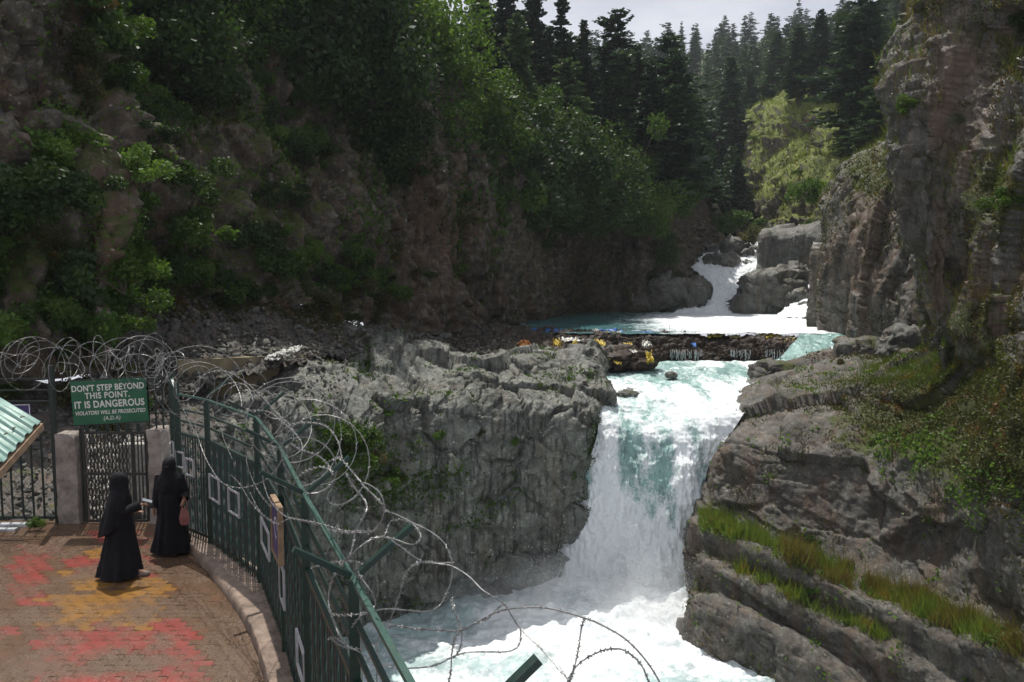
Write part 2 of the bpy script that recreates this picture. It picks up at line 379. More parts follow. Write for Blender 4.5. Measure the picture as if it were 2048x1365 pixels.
# --- rock outcrop on the left of the fall
B_rows = [
 [(250,722,40),(420,712,42),(560,700,44),(700,694,46),(830,704,47),(960,738,46),(1060,705,47),(1160,712,47.5),(1195,730,51),(1235,810,60)],
 [(250,760,31),(420,748,33),(560,726,37),(700,705,41.5),(840,704,43.5),(960,734,43),(1060,700,44.5),(1166,716,45.5),(1195,740,48),(1240,830,58)],
 [(250,850,25.5),(420,830,28),(560,800,31),(700,775,35),(850,770,37.5),(960,765,39),(1060,760,40.5),(1172,770,42),(1200,790,46),(1245,880,56)],
 [(250,950,23.5),(420,900,26),(540,890,28.5),(660,880,31.5),(800,860,34.5),(930,845,36.3),(1060,835,37.6),(1200,835,39),(1222,850,44),(1250,930,54)],
 [(250,1100,22.8),(420,1060,25.3),(540,1040,28),(660,1020,31.2),(800,1000,34.2),(930,1000,36.2),(1060,1000,37.6),(1152,1000,38.8),(1185,1010,44),(1250,1060,54)],
 [(250,1500,22.4),(420,1450,24.5),(540,1400,27),(660,1330,30.8),(800,1260,34.0),(930,1240,36.1),(1040,1230,37.8),(1112,1225,38.8),(1160,1230,44),(1240,1230,54)],
]
def dB(V, n):
    top = np.clip(n[:, 2] * 1.4, 0, 1)
    d = 0.8 * fbm(V * 0.16, 3, 13)
    st = (0.25, -0.50, 0.15)
    d += blocks(V, 2.8, 0.45, (0.03, 0.06, 0.2), (1.0, 1.0, 1.15), 15, warp=.06, crack=.4, tilt=.6) 
    d += (1 - top) * blocks(V, 1.25, 0.17, (0.0, 0.04, 0.2), (1.2, 1.2, 0.8), 19, warp=.05, crack=.45, cw=.03, tilt=.75)
    d += (0.1 + 0.9 * top) * blocks(V, 1.15, 0.15, st, (1.9, 1.5, 0.5), 23, warp=.05, crack=.3, tilt=.6)
    d += (0.1 + 0.9 * top) * blocks(V, 0.5, 0.06, st, (1.7, 1.4, 0.45), 29, warp=.06, tilt=.5)
    return d + 0.03 * fbm(V * 4.5, 3, 31)
outB = patch("rock_outcrop", B_rows, 380, 560, dB, M_ROCKG)
# --- right rock block with its ledges
C_rows = [
 [(1560,760,60),(1500,742,50),(1520,735,48.5),(1600,724,48),(1700,718,46.5),(1780,712,44),(1870,700,39),(1960,690,33),(2090,680,27),(2350,660,19)],
 [(1560,800,58),(1482,790,45),(1500,768,44),(1600,760,43),(1700,750,42),(1790,735,40),(1875,730,36.5),(1965,725,31),(2090,720,26),(2350,700,18.5)],
 [(1520,880,56),(1455,850,42),(1470,830,40.5),(1580,815,39),(1680,808,38),(1785,790,36.5),(1880,790,33.5),(1970,800,29),(2090,800,24.8),(2350,800,18)],
 [(1480,960,54),(1392,925,40),(1440,885,37.2),(1560,900,35.5),(1670,900,34.5),(1780,900,33),(1880,910,30.5),(1975,920,27.5),(2090,920,24.3),(2350,920,17.8)],
 [(1460,1040,52),(1384,1000,40),(1400,990,37),(1520,1010,34.6),(1640,1030,33.3),(1760,1060,31.7),(1870,1090,29.4),(1975,1120,27),(2090,1140,24),(2350,1140,17.6)],
 [(1460,1080,52),(1380,1040,39),(1405,1035,36.2),(1500,1070,33.9),(1620,1110,32.4),(1750,1155,30.5),(1865,1200,28.4),(1975,1245,26.2),(2090,1280,23.6),(2350,1330,17.5)],
 [(1460,1090,51),(1378,1052,38),(1395,1050,35.0),(1480,1085,32.4),(1600,1140,30.6),(1730,1192,28.8),(1850,1248,26.6),(1965,1305,24.4),(2090,1350,22),(2350,1400,16.7)],
 [(1460,1130,51),(1376,1100,38),(1392,1100,34.8),(1480,1135,32.3),(1600,1195,30.5),(1730,1250,28.6),(1850,1315,26.4),(1965,1380,24.3),(2090,1440,21.9),(2350,1500,16.6)],
 [(1460,1140,50),(1375,1118,37),(1385,1116,33.9),(1475,1158,31.5),(1600,1222,29.7),(1730,1285,27.8),(1850,1350,25.8),(1965,1420,23.6),(2090,1480,21.2),(2350,1560,16)],
 [(1460,1190,50),(1372,1180,37),(1385,1178,33.6),(1475,1205,31.3),(1600,1275,29.5),(1730,1350,27.6),(1850,1420,25.6),(1965,1500,23.4),(2090,1560,21),(2350,1640,15.8)],
 [(1460,1210,50),(1368,1205,36),(1372,1204,32.8),(1460,1215,30.6),(1580,1290,28.7),(1700,1370,26.8),(1830,1450,24.9),(1960,1530,22.6),(2090,1600,20.2),(2350,1700,15)],
 [(1460,1300,50),(1364,1265,35.5),(1368,1265,32.5),(1455,1300,30.3),(1576,1400,28.2),(1700,1500,26.3),(1830,1600,24.3),(1960,1700,22.1),(2090,1800,19.8),(2350,1900,14.8)],
 [(1460,1440,50),(1362,1400,35),(1366,1400,32.1),(1440,1500,29.9),(1570,1660,27.8),(1700,1800,25.8),(1830,1900,23.8),(1960,2000,21.6),(2090,2100,19.4),(2350,2200,14.5)],
]
def dC(V, n):
    top = np.clip(n[:, 2] * 1.3, 0, 1)
    d = 0.45 * fbm(V * 0.2, 3, 53)
    d += blocks(V, 3.6, 0.40, (0.1, 0.40, 0.1), (1.6, 1.2, 0.9), 55, warp=.05, crack=.3, tilt=.7)
    d += blocks(V, 1.5, 0.07, (0.1, 0.40, 0.1), (1.6, 1.2, 0.8), 59, warp=.06, crack=1.1, cw=.018, tilt=.5)
    return d
    d += 0.07 * fbm(V * 1.5, 4, 61)
    return d
def dC2(V, n):
    qx, qy = proj(V); d = dC(V, n)
    led = np.clip((qy - (1000 + (qx - 1380) * 0.42)) / 60, 0, 1)      # calmer, slab-like faces below the grass ledges
    return d * (1 - 0.5 * led) + 0.06 * fbm(V * 1.8, 4, 61) + .02 * ridged(V * 5, 2, 63) + blocks(V, .55, .035, (0.1, 0.4, 0.1), (1.6, 1.2, .8), 65, warp=.08, crack=.6)
C_rows = ins(C_rows, 0, 10, 5)
outC = patch("right_rock_block", C_rows, 440, 430, dC2, M_ROCKR)
# --- tall cliff on the right edge
H_rows = [
 [(2000,-500,80),(1850,-500,46),(1930,-480,44),(2050,-450,40),(2350,-400,34)],
 [(1950,-150,66),(1822,-150,43),(1910,-150,40),(2050,-150,34),(2350,-150,28)],
 [(1920,80,62),(1815,60,41),(1900,80,38.5),(2050,80,32),(2350,80,26)],
 [(1900,230,60),(1800,220,40),(1890,230,37.5),(2050,240,31),(2350,240,25)],
 [(1890,350,58),(1795,330,40),(1885,350,36.5),(2050,360,30),(2350,360,23.5)],
 [(1890,480,56),(1822,470,39.5),(1900,480,35.5),(2050,480,29),(2350,480,22)],
 [(1890,600,54),(1854,590,40.5),(1920,600,35.2),(2050,600,28),(2350,600,21)],
 [(1900,740,54),(1880,725,43),(1925,720,34.6),(2050,710,28.4),(2350,700,21)],
 [(1930,860,56),(1905,850,45),(1960,850,37),(2050,850,29),(2350,850,21.5)],
]
def dH(V, n):
    d = 0.8 * fbm(V * 0.13, 3, 73) + blocks(V, 3.6, 0.52, (0.06, 0.10, 0.3), (1.0, 1.0, 2.2), 75, warp=.03, crack=.2, tilt=.8)
    d += blocks(V, 1.5, 0.24, (0.1, 0.12, 0.3), (0.9, 0.9, 1.6), 79, warp=.05, crack=.5, tilt=.6) + blocks(V, 0.5, 0.06, (0.1, 0.2, 0.1), (0.8, 1, 1.2), 83)
    return d + 0.06 * ridged(V * 2.0, 3, 85) + .04 * fbm(V * 5, 2, 87)
H_rows = ins(ins(H_rows, 0, 6, 4), 2, -45, .7)
cliffR = patch("right_cliff", H_rows, 360, 300, dH, M_ROCKR)
# --- pillars above the upper pool
I_rows = [
 [(1700,350,95),(1680,360,80),(1720,318,72),(1800,285,68),(1900,270,60),(2000,250,52)],
 [(1690,410,92),(1648,392,66),(1700,335,60),(1790,318,57),(1880,330,52),(1990,340,46)],
 [(1690,480,90),(1642,470,62),(1685,440,57),(1775,430,52),(1880,440,47),(1980,440,42)],
 [(1690,560,88),(1634,560,61),(1682,560,56),(1775,560,51),(1875,560,46),(1980,560,41)],
 [(1690,640,88),(1632,640,60.5),(1690,650,55),(1772,650,50),(1870,650,45),(1980,650,40)],
 [(1690,760,88),(1636,710,60.5),(1698,740,54),(1770,760,48.5),(1875,770,43.5),(1980,780,39)],
]
def dI(V, n):
    d = 0.6 * fbm(V * 0.15, 3, 93) + blocks(V, 3.8, 0.6, (0.04, 0.04, 0.4), (0.8, 0.8, 3.2), 95, warp=.06, crack=.3, tilt=.5)
    return d + blocks(V, 1.1, 0.14, (0.05, 0.05, 0.4), (1, 1, 1.1), 99, crack=.9, cw=.05) + 0.06 * ridged(V * 1.8, 3, 97)
I_rows = ins(I_rows, 0, 5, 6)
pillar = patch("rock_pillars", I_rows, 230, 260, dI, M_ROCKR)
# --- grassy bluff on the far right bank
G_rows = [
 [(1440,330,215),(1500,225,205),(1560,195,200),(1620,180,190),(1700,150,180),(1800,100,165),(1900,50,150)],
 [(1470,275,172),(1500,238,162),(1560,212,155),(1620,203,150),(1700,215,138),(1790,280,105),(1880,300,85)],
 [(1478,340,155),(1505,320,148),(1560,300,142),(1620,300,135),(1700,320,108),(1790,335,86),(1880,340,72)],
 [(1480,420,145),(1510,410,138),(1552,370,128),(1610,345,118),(1690,370,98),(1790,380,80),(1880,380,70)],
 [(1480,500,140),(1512,500,132),(1548,455,117),(1600,440,110),(1680,430,94),(1790,420,78),(1880,420,68)],
 [(1480,570,135),(1512,570,130),(1550,560,112),(1605,560,106),(1680,540,92),(1790,520,76),(1880,520,66)],
]
def dG(V, n): return 1.3 * fbm(V * 0.07, 3, 103) + blocks(V, 3.6, 0.7, (0, .3, .2), (1, 1, 1.2), 105) + blocks(V, 1.4, 0.4, (0, .3, .2), (1, 1, 1.3), 107) + .25 * ridged(V * .8, 2, 109)
bluff = patch("grassy_bluff", G_rows, 180, 180, dG, M_GRASSY)
# --- grey rock wall by the cascade
J_rows = [
 [(1560,455,125),(1524,458,106),(1560,452,105),(1610,450,103),(1650,440,100)],
 [(1560,475,122),(1521,472,103),(1560,468,101.5),(1610,466,100),(1650,460,98)],
 [(1560,520,122),(1519,520,102.5),(1560,520,101),(1610,520,99.5),(1650,520,97)],
 [(1560,600,122),(1518,580,102),(1560,600,100.5),(1610,610,99),(1650,620,97)],
]
rockJ = patch("grey_rock_wall", J_rows, 120, 120, lambda V, n: blocks(V, 3.0, 0.35, (0, 0, .3), (1, 1, 2), 115) + 0.12 * fbm(V * .9, 4, 117), M_ROCKM)
# --- forested hills
E_rows = [
 [(700,150,420),(900,140,420),(1100,120,420),(1280,118,430),(1420,105,430),(1560,85,420),(1700,60,400),(1850,-20,380),(2100,-150,360)],
 [(800,200,260),(950,215,260),(1100,205,270),(1280,205,290),(1420,185,300),(1540,160,290),(1680,130,270),(1820,60,250),(2100,-50,240)],
 [(900,300,190),(1000,300,190),(1140,320,195),(1290,330,205),(1400,325,220),(1490,270,225),(1590,210,215),(1760,140,200),(2050,50,190)],
 [(1000,380,150),(1080,380,150),(1190,400,155),(1310,400,165),(1400,400,175),(1475,370,185),(1570,250,190),(1740,200,180),(2000,150,170)],
 [(1150,480,125),(1220,480,125),(1290,480,130),(1370,470,140),(1430,450,150),(1490,440,155),(1560,400,165),(1700,300,160),(1900,250,150)],
 [(1200,560,115),(1260,560,115),(1320,540,117),(1390,520,124),(1440,510,132),(1500,510,138),(1560,480,140),(1700,400,140),(1900,400,130)],
]
hill = patch("forest_hill", E_rows, 100, 150, lambda V, n: 3.0 * fbm(V * 0.03, 3, 123) + .5 * fbm(V * .3, 3, 125), M_FLOORF)

def moss_attr(p, f):
    at = p.o.data.attributes.new("moss", 'FLOAT', 'POINT'); at.data.foreach_set("value", np.ascontiguousarray(f, dtype=np.float32))
def blob(px, py, cx, cy, rx, ry, a=1.0): return a * np.exp(-(((px - cx) / rx) ** 2 + ((py - cy) / ry) ** 2))
# where moss really grows thick or is washed off (a property of the rock, stored on its points)
q = outC; moss_attr(q, -0.35 + blob(q.px, q.py, 1850, 850, 230, 130, .62) + blob(q.px, q.py, 2080, 900, 160, 330, .4) + blob(q.px, q.py, 1420, 960, 30, 60, .3))
q = outB; moss_attr(q, -0.25 + blob(q.px, q.py, 720, 930, 130, 80, .35) + blob(q.px, q.py, 1185, 980, 25, 120, .5))
q = cliffR; moss_attr(q, -0.25 + blob(q.px, q.py, 2000, 400, 130, 110, .5) + blob(q.px, q.py, 1990, 640, 70, 90, .5) + blob(q.px, q.py, 2000, 60, 80, 160, .35) + blob(q.px, q.py, 1850, 0, 60, 60, .4))
q = pillar; moss_attr(q, -0.3 + blob(q.px, q.py, 1745, 350, 60, 50, .75) + blob(q.px, q.py, 1650, 480, 20, 120, .3) + blob(q.px, q.py, 1800, 480, 60, 50, .4))
q = wallL; moss_attr(q, .02 + blob(q.px, q.py, 120, 480, 160, 170, .16) + blob(q.px, q.py, 520, 420, 170, 150, .1) - blob(q.px, q.py, 880, 470, 130, 170, .15) - blob(q.px, q.py, 30, 150, 60, 170, .3))

def rust_attr(p, f):
    at = p.o.data.attributes.new("rust", 'FLOAT', 'POINT'); at.data.foreach_set("value", np.ascontiguousarray(f, dtype=np.float32))
rust_attr(cliffR, blob(cliffR.px, cliffR.py, 1905, 150, 60, 140, .3) + blob(cliffR.px, cliffR.py, 1960, 620, 60, 90, .2))
rust_attr(pillar, blob(pillar.px, pillar.py, 1735, 480, 50, 110, .28))
rust_attr(wallL, blob(wallL.px, wallL.py, 230, 450, 50, 150, .2) + blob(wallL.px, wallL.py, 880, 450, 80, 160, .12))
# ================================================================ water
def water_mat(name, deep, foam_c=(0.82, 0.86, 0.88), rough=0.12, sc=1.0, stretch=(1, 1, 1), lo=0.42, hi=0.6):
    m = NT(name); at = m.new("ShaderNodeAttribute"); at.attribute_name = "foam"
    v = m.mapping(stretch)
    n = m.noise(3.2 * sc, 9, 0.72, v, 0.5); n2 = m.noise(11 * sc, 6, 0.7, v)
    f = m.math('ADD', at.outputs["Fac"], m.math('MULTIPLY', m.math('SUBTRACT', n, 0.5), 1.5))
    f = m.math('ADD', f, m.math('MULTIPLY', m.math('SUBTRACT', n2, 0.5), 0.7))
    fo = m.ramp(f, [(lo - 0.14, 0.0), (hi + 0.14, 1.0)])
    tone = m.ramp(m.noise(0.9 * sc, 4, 0.6, v), [(0.3, tuple(x * 0.72 for x in deep)), (0.7, tuple(min(1, x * 1.35) for x in deep))])
    m.set(Base_Color=m.mix(fo, tone, foam_c), Roughness=m.ramp(fo, [(0.0, rough), (0.6, 0.65)]))
    m.b.inputs["IOR"].default_value = 1.33
    h = m.math('ADD', m.math('MULTIPLY', n, 0.8), m.math('MULTIPLY', n2, 0.45)); m.bump(h, 0.55, 0.10 / sc)
    return m.m
M_FALL = water_mat("falling_water", (0.24, 0.38, 0.36), stretch=(1.2, 0.8, 0.75), lo=.44, hi=.56)
M_POOL = water_mat("pool_water", (0.06, 0.145, 0.15), rough=0.08, sc=0.45, stretch=(0.7, 1.5, 1))
M_FOAMW = water_mat("foaming_water", (0.36, 0.48, 0.48), sc=0.6, rough=0.3)
def add_foam(p, f):
    at = p.o.data.attributes.new("foam", 'FLOAT', 'POINT'); at.data.foreach_set("value", np.ascontiguousarray(f, dtype=np.float32))
ZP, ZB = -4.0, -16.3
# upper pool
PR = [[(840,630,130),(1000,626,135),(1200,624,140),(1400,622,140),(1700,620,140)],
      [(870,640,96),(1020,638,96),(1200,636,96),(1400,634,96),(1720,632,96)],
      [(900,650,74),(1060,650,74),(1250,650,74),(1450,650,74),(1740,650,74)],
      [(920,660,60),(1100,660,60),(1280,660,60),(1480,660,60),(1760,660,60)],
      [(900,668,55),(1100,668,56),(1280,668,56),(1480,668,56),(1780,668,56)]]
PR = [[tuple(WZ(x, 560 + 1500 * 4.0 / d, ZP) * (d / WZ(x, 560 + 1500 * 4.0 / d, ZP).y)) for x, y, d in r] for r in PR]
PR = [[(p[0], p[1], ZP) for p in r] for r in PR]
def dPool(V, n): return 0.05 * fbm(V * np.array([0.8, 2.0, 1], np.float32), 4, 201) + 0.03 * fbm(V * 3, 3, 203)
pool = patch("upper_pool_water", PR, 160, 240, dPool, M_POOL, world=True, smooth=True)
x, y = pool.px, pool.py
cf = blob(x, y, 1420, 640, 140, 22, 1.0) + blob(x, y, 1620, 655, 90, 30, .8) + blob(x, y, 1500, 662, 200, 14, .45) + 0.12 * fbm(pool.V * np.array([.5, 2.2, 1], np.float32), 4, 205)
add_foam(pool, np.clip(cf, -.1, 1.1) + 0.02)
# cascade feeding the pool
CR = [[(1325,505,124),(1400,498,124),(1470,492,124),(1560,480,124)],
      [(1325,519,108),(1400,514,108),(1460,512,108),(1560,505,108)],
      [(1340,528,103),(1400,532,102),(1455,535,102),(1540,530,102)],
      [(1395,548,100),(1430,552,99.5),(1465,552,99.5),(1500,550,100)],
      [(1400,580,97),(1425,582,95.5),(1455,582,95.5),(1490,580,97)],
      [(1385,612,94),(1415,612,92.5),(1450,612,92),(1490,612,93)],
      [(1340,630,90),(1400,632,88.5),(1460,633,88.5),(1510,632,90)]]
casc = patch("cascade_water", CR, 140, 110, lambda V, n: 0.22 * fbm(V * .8, 4, 211) + .15 * ridged(V * 1.7, 3, 213), M_FOAMW, smooth=True)
add_foam(casc, 0.95 + 0 * casc.px)
CR2 = [[(1590,566,98),(1610,566,97),(1625,566,97)],[(1592,590,92),(1608,590,90),(1630,590,89)],[(1580,612,86),(1605,610,84),(1640,610,82)],[(1550,634,80),(1590,636,78),(1650,636,76)]]
casc2 = patch("side_cascade_water", CR2, 90, 70, lambda V, n: 0.2 * fbm(V * .9, 4, 215) + .12 * ridged(V * 1.9, 3, 217), M_FOAMW, smooth=True)
add_foam(casc2, 0.85 + 0 * casc2.px)
# rapid beside and below the dam, then the big fall (one sheet)
FR = [[(1600,668,56),(1640,668,56),(1700,668,56),(1760,668,56)],
      [(1590,684,54),(1640,684,54),(1690,686,54),(1740,690,54)],
      [(1560,715,51.5),(1620,712,51),(1700,716,51),(1790,722,50)],
      [(1540,730,49),(1620,728,48.5),(1700,728,48),(1790,735,47)]]
chute = patch("side_chute_water", FR, 130, 160, lambda V, n: 0.10 * fbm(V * .9, 4, 221) + .06 * ridged(V * 2, 3, 223), M_FALL, smooth=True)
x, y = chute.px, chute.py
add_foam(chute, np.clip(0.34 + .35 * fbm(chute.V * np.array([.8, 1.8, 1], np.float32), 4, 225) + (y - 692) / 40 + (x - 1690) / 90 * (y > 680), 0, 1.0))
WR = [[(1050,728,53.6),(1200,728,53.6),(1350,726,53.6),(1500,724,53.6),(1640,722,53)],
      [(1130,744,49),(1240,742,49.2),(1350,740,49.2),(1460,739,49.2),(1600,738,49.2)],
      [(1150,766,45.3),(1240,765,45.4),(1330,764,45.4),(1420,763,45.4),(1530,760,45.6)],
      [(1170,792,42.2),(1250,796,42.2),(1330,798,42.2),(1410,796,42.0),(1510,790,42.2)],
      [(1188,822,40.6),(1260,830,40.6),(1330,834,40.5),(1400,832,40.2),(1490,826,40.2)],
      [(1196,858,39.7),(1262,864,39.5),(1325,868,39.3),(1390,868,39.1),(1465,862,39.2)],
      [(1180,915,39.1),(1255,920,38.9),(1315,925,38.6),(1370,925,38.4),(1425,920,38.6)],
      [(1146,1000,38.7),(1235,1000,38.4),(1300,1000,38.0),(1350,1000,37.8),(1400,1000,38.0)],
      [(1118,1090,38.4),(1215,1090,38.0),(1290,1090,37.6),(1345,1090,37.4),(1395,1090,37.6)],
      [(1090,1180,38.0),(1200,1185,37.6),(1280,1190,37.2),(1340,1190,37.0),(1390,1190,37.2)],
      [(1100,1240,37.6),(1200,1250,37.2),(1275,1255,36.8),(1340,1255,36.6),(1390,1250,36.8)]]
def dW(V, n):
    steep = 1 - np.clip(np.abs(n[:, 2]), 0, 1); fall = np.clip(steep * 1.5 - 0.2, 0, 1)
    a = 0.16 * fbm(V * np.array([.7, .8, .8], np.float32), 4, 231) + 0.05 * ridged(V * np.array([1.4, 2.4, 1], np.float32), 3, 233)
    s = 0.34 * fbm(V * np.array([.9, .5, .4], np.float32), 4, 235) + 0.15 * ridged(V * np.array([1.9, 1.2, 1.0], np.float32), 4, 237) + .1 * fbm(V * np.array([4.5, 3.5, 2.0], np.float32), 3, 239)
    return a * (1 - fall) + s * fall
fall = patch("waterfall_water", WR, 400, 240, dW, M_FALL, smooth=True)
x, y = fall.px, fall.py
u = np.tile(np.linspace(0, 1, fall.nv), fall.nu)
fo = 0.46 + 0.46 * fbm(fall.V * np.array([1.0, .35, .3], np.float32), 4, 241) + 0.16 * fbm(fall.V * np.array([2.2, 1.8, 1.5], np.float32), 3, 243)
fo += np.clip((y - 960) / 190, 0, .55) + blob(u, y, 0.9, 880, .22, 160, .45) + blob(u, y, 0.05, 960, .2, 170, .3) + blob(x, y, 1215, 768, 70, 14, .5) - blob(u, y, .5, 880, .26, 90, .05) - blob(u, y, .46, 1000, .16, 150, .06) - blob(x, y, 1420, 745, 120, 14, .35) + blob(x, y, 1330, 800, 120, 20, .1)
add_foam(fall, fo)
# lower pool: churning white water
LR = []
for yy, amp in ((48, 0), (43, 0), (39, 0), (36, 0), (33, 0), (30, 0), (27, 0), (20, 0)):
    LR.append([(xx, yy, ZB) for xx in (-26, -16, -10, -5, -1, 3, 7, 11, 17)])
def dL(V, n):
    r = np.hypot(V[:, 0] - 6.2, V[:, 1] - 36.5); boil = np.exp(-(r / 6.0) ** 2)
    w = 0.24 * fbm(V * 0.3, 4, 251) + 0.10 * ridged(V * np.array([.7, 1.1, 1], np.float32), 4, 253) + 0.07 * fbm(V * 2.6, 3, 255)
    return (w * (1 + 1.2 * boil) + .55 * boil + .3 * np.exp(-(r / 11) ** 2)) * np.sign(n[:, 2])
low = patch("lower_pool_water", LR, 290, 330, dL, M_FOAMW, world=True, smooth=True)
r = np.hypot(low.V[:, 0] - 6.2, low.V[:, 1] - 36.5)
add_foam(low, 0.30 + 0.55 * np.exp(-(r / 9) ** 2) + .42 * fbm(low.V * np.array([.28, .5, 1], np.float32), 4, 257))
# spray thrown off the fall and at its foot
def flecks(name, P, size, mat, kind='stuff', label=None, elong=None):
    n = len(P); a = RNG.normal(size=(n, 3)); a /= np.linalg.norm(a, axis=1, keepdims=True); b = np.cross(a, RNG.normal(size=(n, 3))); b /= np.linalg.norm(b, axis=1, keepdims=True)
    if elong is not None: a = a * 0.5 + np.array(elong)
    s = (size * RNG.uniform(0.5, 1.4, n))[:, None]
    V = np.stack([P - a * s, P + b * s * .6, P + a * s, P - b * s * .6], 1).reshape(-1, 3)
    o = link(name, mesh_np(name, V, np.arange(4 * n).reshape(n, 4), [mat])); tag(o, label, None, None, kind); return o
M_SPRAY = plain("spray_white", (0.85, 0.88, 0.9), 0.6, var=0.05, bump=0)
w = np.clip((fall.py - 850) / 200, 0, 1.3) * (fo > 0.25)
P, n_, _ = sample(fall, 28000, w); P = P + n_ * np.abs(RNG.normal(0, .2, (len(P), 1))) + RNG.normal(0, .12, P.shape)
P2 = np.stack([RNG.normal(6.0, 3.0, 16000), RNG.normal(36.2, 1.6, 16000), ZB + 0.6 + np.abs(RNG.normal(0, 1.15, 16000))], 1)
w3 = np.clip(fo - .45, 0, 1) * (fall.py < 870) * (fall.py > 740)
P3, n3, _ = sample(fall, 9000, w3); P3 = P3 + n3 * np.abs(RNG.normal(0, .06, (len(P3), 1)))
flecks("spray_droplets", np.concatenate([P, P2, P3]), 0.026, M_SPRAY, label="white spray droplets flying off the waterfall and its foot", elong=(0, 0, 0.7))
P, _, _ = sample(casc, 7000); flecks("cascade_droplets", P + np.array([0, -.1, .1]), 0.06, M_SPRAY, label="white spray over the upper cascade")
# mist above the lower pool
mm = bpy.data.materials.new("mist"); mm.use_nodes = True; t = mm.node_tree; t.nodes.remove(t.nodes["Principled BSDF"])
pv = t.nodes.new("ShaderNodeVolumePrincipled"); pv.inputs["Color"].default_value = (0.95, 0.96, 0.97, 1)
tc = t.nodes.new("ShaderNodeTexCoord"); ln = t.nodes.new("ShaderNodeVectorMath"); ln.operation = 'LENGTH'; t.links.new(tc.outputs["Object"], ln.inputs[0])
rp = t.nodes.new("ShaderNodeMapRange"); rp.inputs[1].default_value = 0.15; rp.inputs[2].default_value = 1.0; rp.inputs[3].default_value = 1.0; rp.inputs[4].default_value = 0.0
t.links.new(ln.outputs["Value"], rp.inputs[0])
nz = t.nodes.new("ShaderNodeTexNoise"); nz.inputs["Scale"].default_value = 2.6; nz.inputs["Detail"].default_value = 4; t.links.new(tc.outputs["Object"], nz.inputs[0])
nr = t.nodes.new("ShaderNodeMapRange"); nr.inputs[1].default_value = 0.38; nr.inputs[2].default_value = 0.7; t.links.new(nz.outputs[0], nr.inputs[0])
mu = t.nodes.new("ShaderNodeMath"); mu.operation = 'MULTIPLY'; t.links.new(rp.outputs[0], mu.inputs[0]); t.links.new(nr.outputs[0], mu.inputs[1])
m2 = t.nodes.new("ShaderNodeMath"); m2.operation = 'MULTIPLY'; m2.inputs[1].default_value = 0.55; t.links.new(mu.outputs[0], m2.inputs[0])
t.links.new(m2.outputs[0], pv.inputs["Density"]); t.links.new(pv.outputs[0], t.nodes["Material Output"].inputs["Volume"])
bm = bmesh.new(); bmesh.ops.create_icosphere(bm, subdivisions=3, radius=1.0); me = bpy.data.meshes.new("mist"); bm.to_mesh(me); me.materials.append(mm)
o = link("mist", me); o.location = (4.2, 35.2, ZB + .3); o.scale = (10.0, 4.0, 3.1); tag(o, "pale mist drifting at the foot of the waterfall", kind='stuff')

# ================================================================ boulders
def boulder(name, px, py, d, wpx, hpx, label, mat=None, group=None, cat="boulder", seed=0, depth=None, sub=5, rz=None, shape=0.75, amp=1.0):
    """px,py = centre; wpx,hpx = size in the photo at distance d"""
    c = W(px, py, d); rx = wpx / 2 / F_PX * d; rz_ = hpx / 2 / F_PX * d; ry = depth or rx * .9
    bm = bmesh.new(); bmesh.ops.create_icosphere(bm, subdivisions=sub, radius=1.0)
    V = np.array([v.co for v in bm.verts], np.float32)
    Fq = np.array([[v.index for v in f.verts] for f in bm.faces]); bm.free()
    S = np.sign(V) * np.abs(V) ** shape; V = S / np.abs(S).max(0)
    r = min(rx, rz_)
    Q = V * np.array([rx, ry, rz_], np.float32)
    n = V / np.linalg.norm(V, axis=1, keepdims=True)
    k = seed * 13.7
    dd = blocks(Q + k, r * 1.1, r * 0.22 * amp, (0.2 + seed, .3, .4 * seed), (1.3, 1, .9), seed, warp=.2) + blocks(Q + k, r * .45, r * .07 * amp, (0.2 + seed, .3, .4), (1.4, 1, .8), seed + 1) + r * .05 * fbm((Q + k) / r * 2, 4, seed)
    Q = Q + n * dd[:, None]
    o = link(name, mesh_np(name, Q, Fq, [mat or M_ROCKM])); o.location = c
    tag(o, label, cat, group); return o
boulder("boulder", 1543, 590, 91, 146, 104, "largest boulder in midstream, dark grey and cracked, right of the cascade", seed=3, sub=6, depth=3.6, shape=.6)
boulder("boulder", 1590, 556, 92, 50, 52, "pale tilted block standing on the big midstream boulder", seed=5, depth=1.5, shape=.7)
boulder("boulder", 1588, 605, 88, 60, 60, "rounded rock shoulder at the right foot of the big midstream boulder", seed=8, depth=1.7)
boulder("boulder", 1443, 524, 104, 66, 40, "rounded grey boulder on the brink of the upper cascade", seed=11, depth=2.2)
boulder("boulder", 1468, 498, 109, 50, 46, "tall pale boulder leaning behind the rounded one above the cascade", seed=14, depth=1.8)
boulder("boulder", 1494, 510, 107, 28, 24, "small square rock beside the tall pale boulder above the cascade", seed=17, depth=1.2)
boulder("boulder", 1486, 530, 104, 34, 18, "low wet rock between the brink boulder and the grey rock wall", seed=20, depth=1.2)
boulder("boulder", 1412, 498, 114, 52, 24, "flat dark boulder upstream, left of the pale leaning one", seed=23, depth=2)
boulder("boulder", 1374, 512, 109, 46, 20, "mossy low rock in the white water far upstream", seed=26, depth=1.6)
boulder("boulder", 1345, 500, 114, 52, 28, "dark rock against the left bank at the top of the rapids", seed=29, depth=2)
boulder("boulder", 1512, 500, 112, 24, 14, "small dark stone in the white water by the grey rock wall", seed=31, depth=1)
boulder("boulder", 1350, 588, 95, 136, 84, "broad layered rock ledge on the left of the upper cascade", seed=34, sub=6, depth=3.2, shape=.85, amp=.7)
boulder("boulder", 1250, 604, 95, 130, 50, "dark rock shelf at the foot of the left gorge wall by the pool", seed=37, sub=5, depth=2.6)
boulder("boulder", 1252, 789, 43.2, 50, 20, "dark wet boulder alone in the rapid just above the fall", seed=40, depth=.8, mat=M_ROCKG)
boulder("boulder", 1206, 765, 45, 30, 14, "small brown rock breaking the rapid beside the outcrop", seed=43, depth=.6, mat=M_ROCKR)
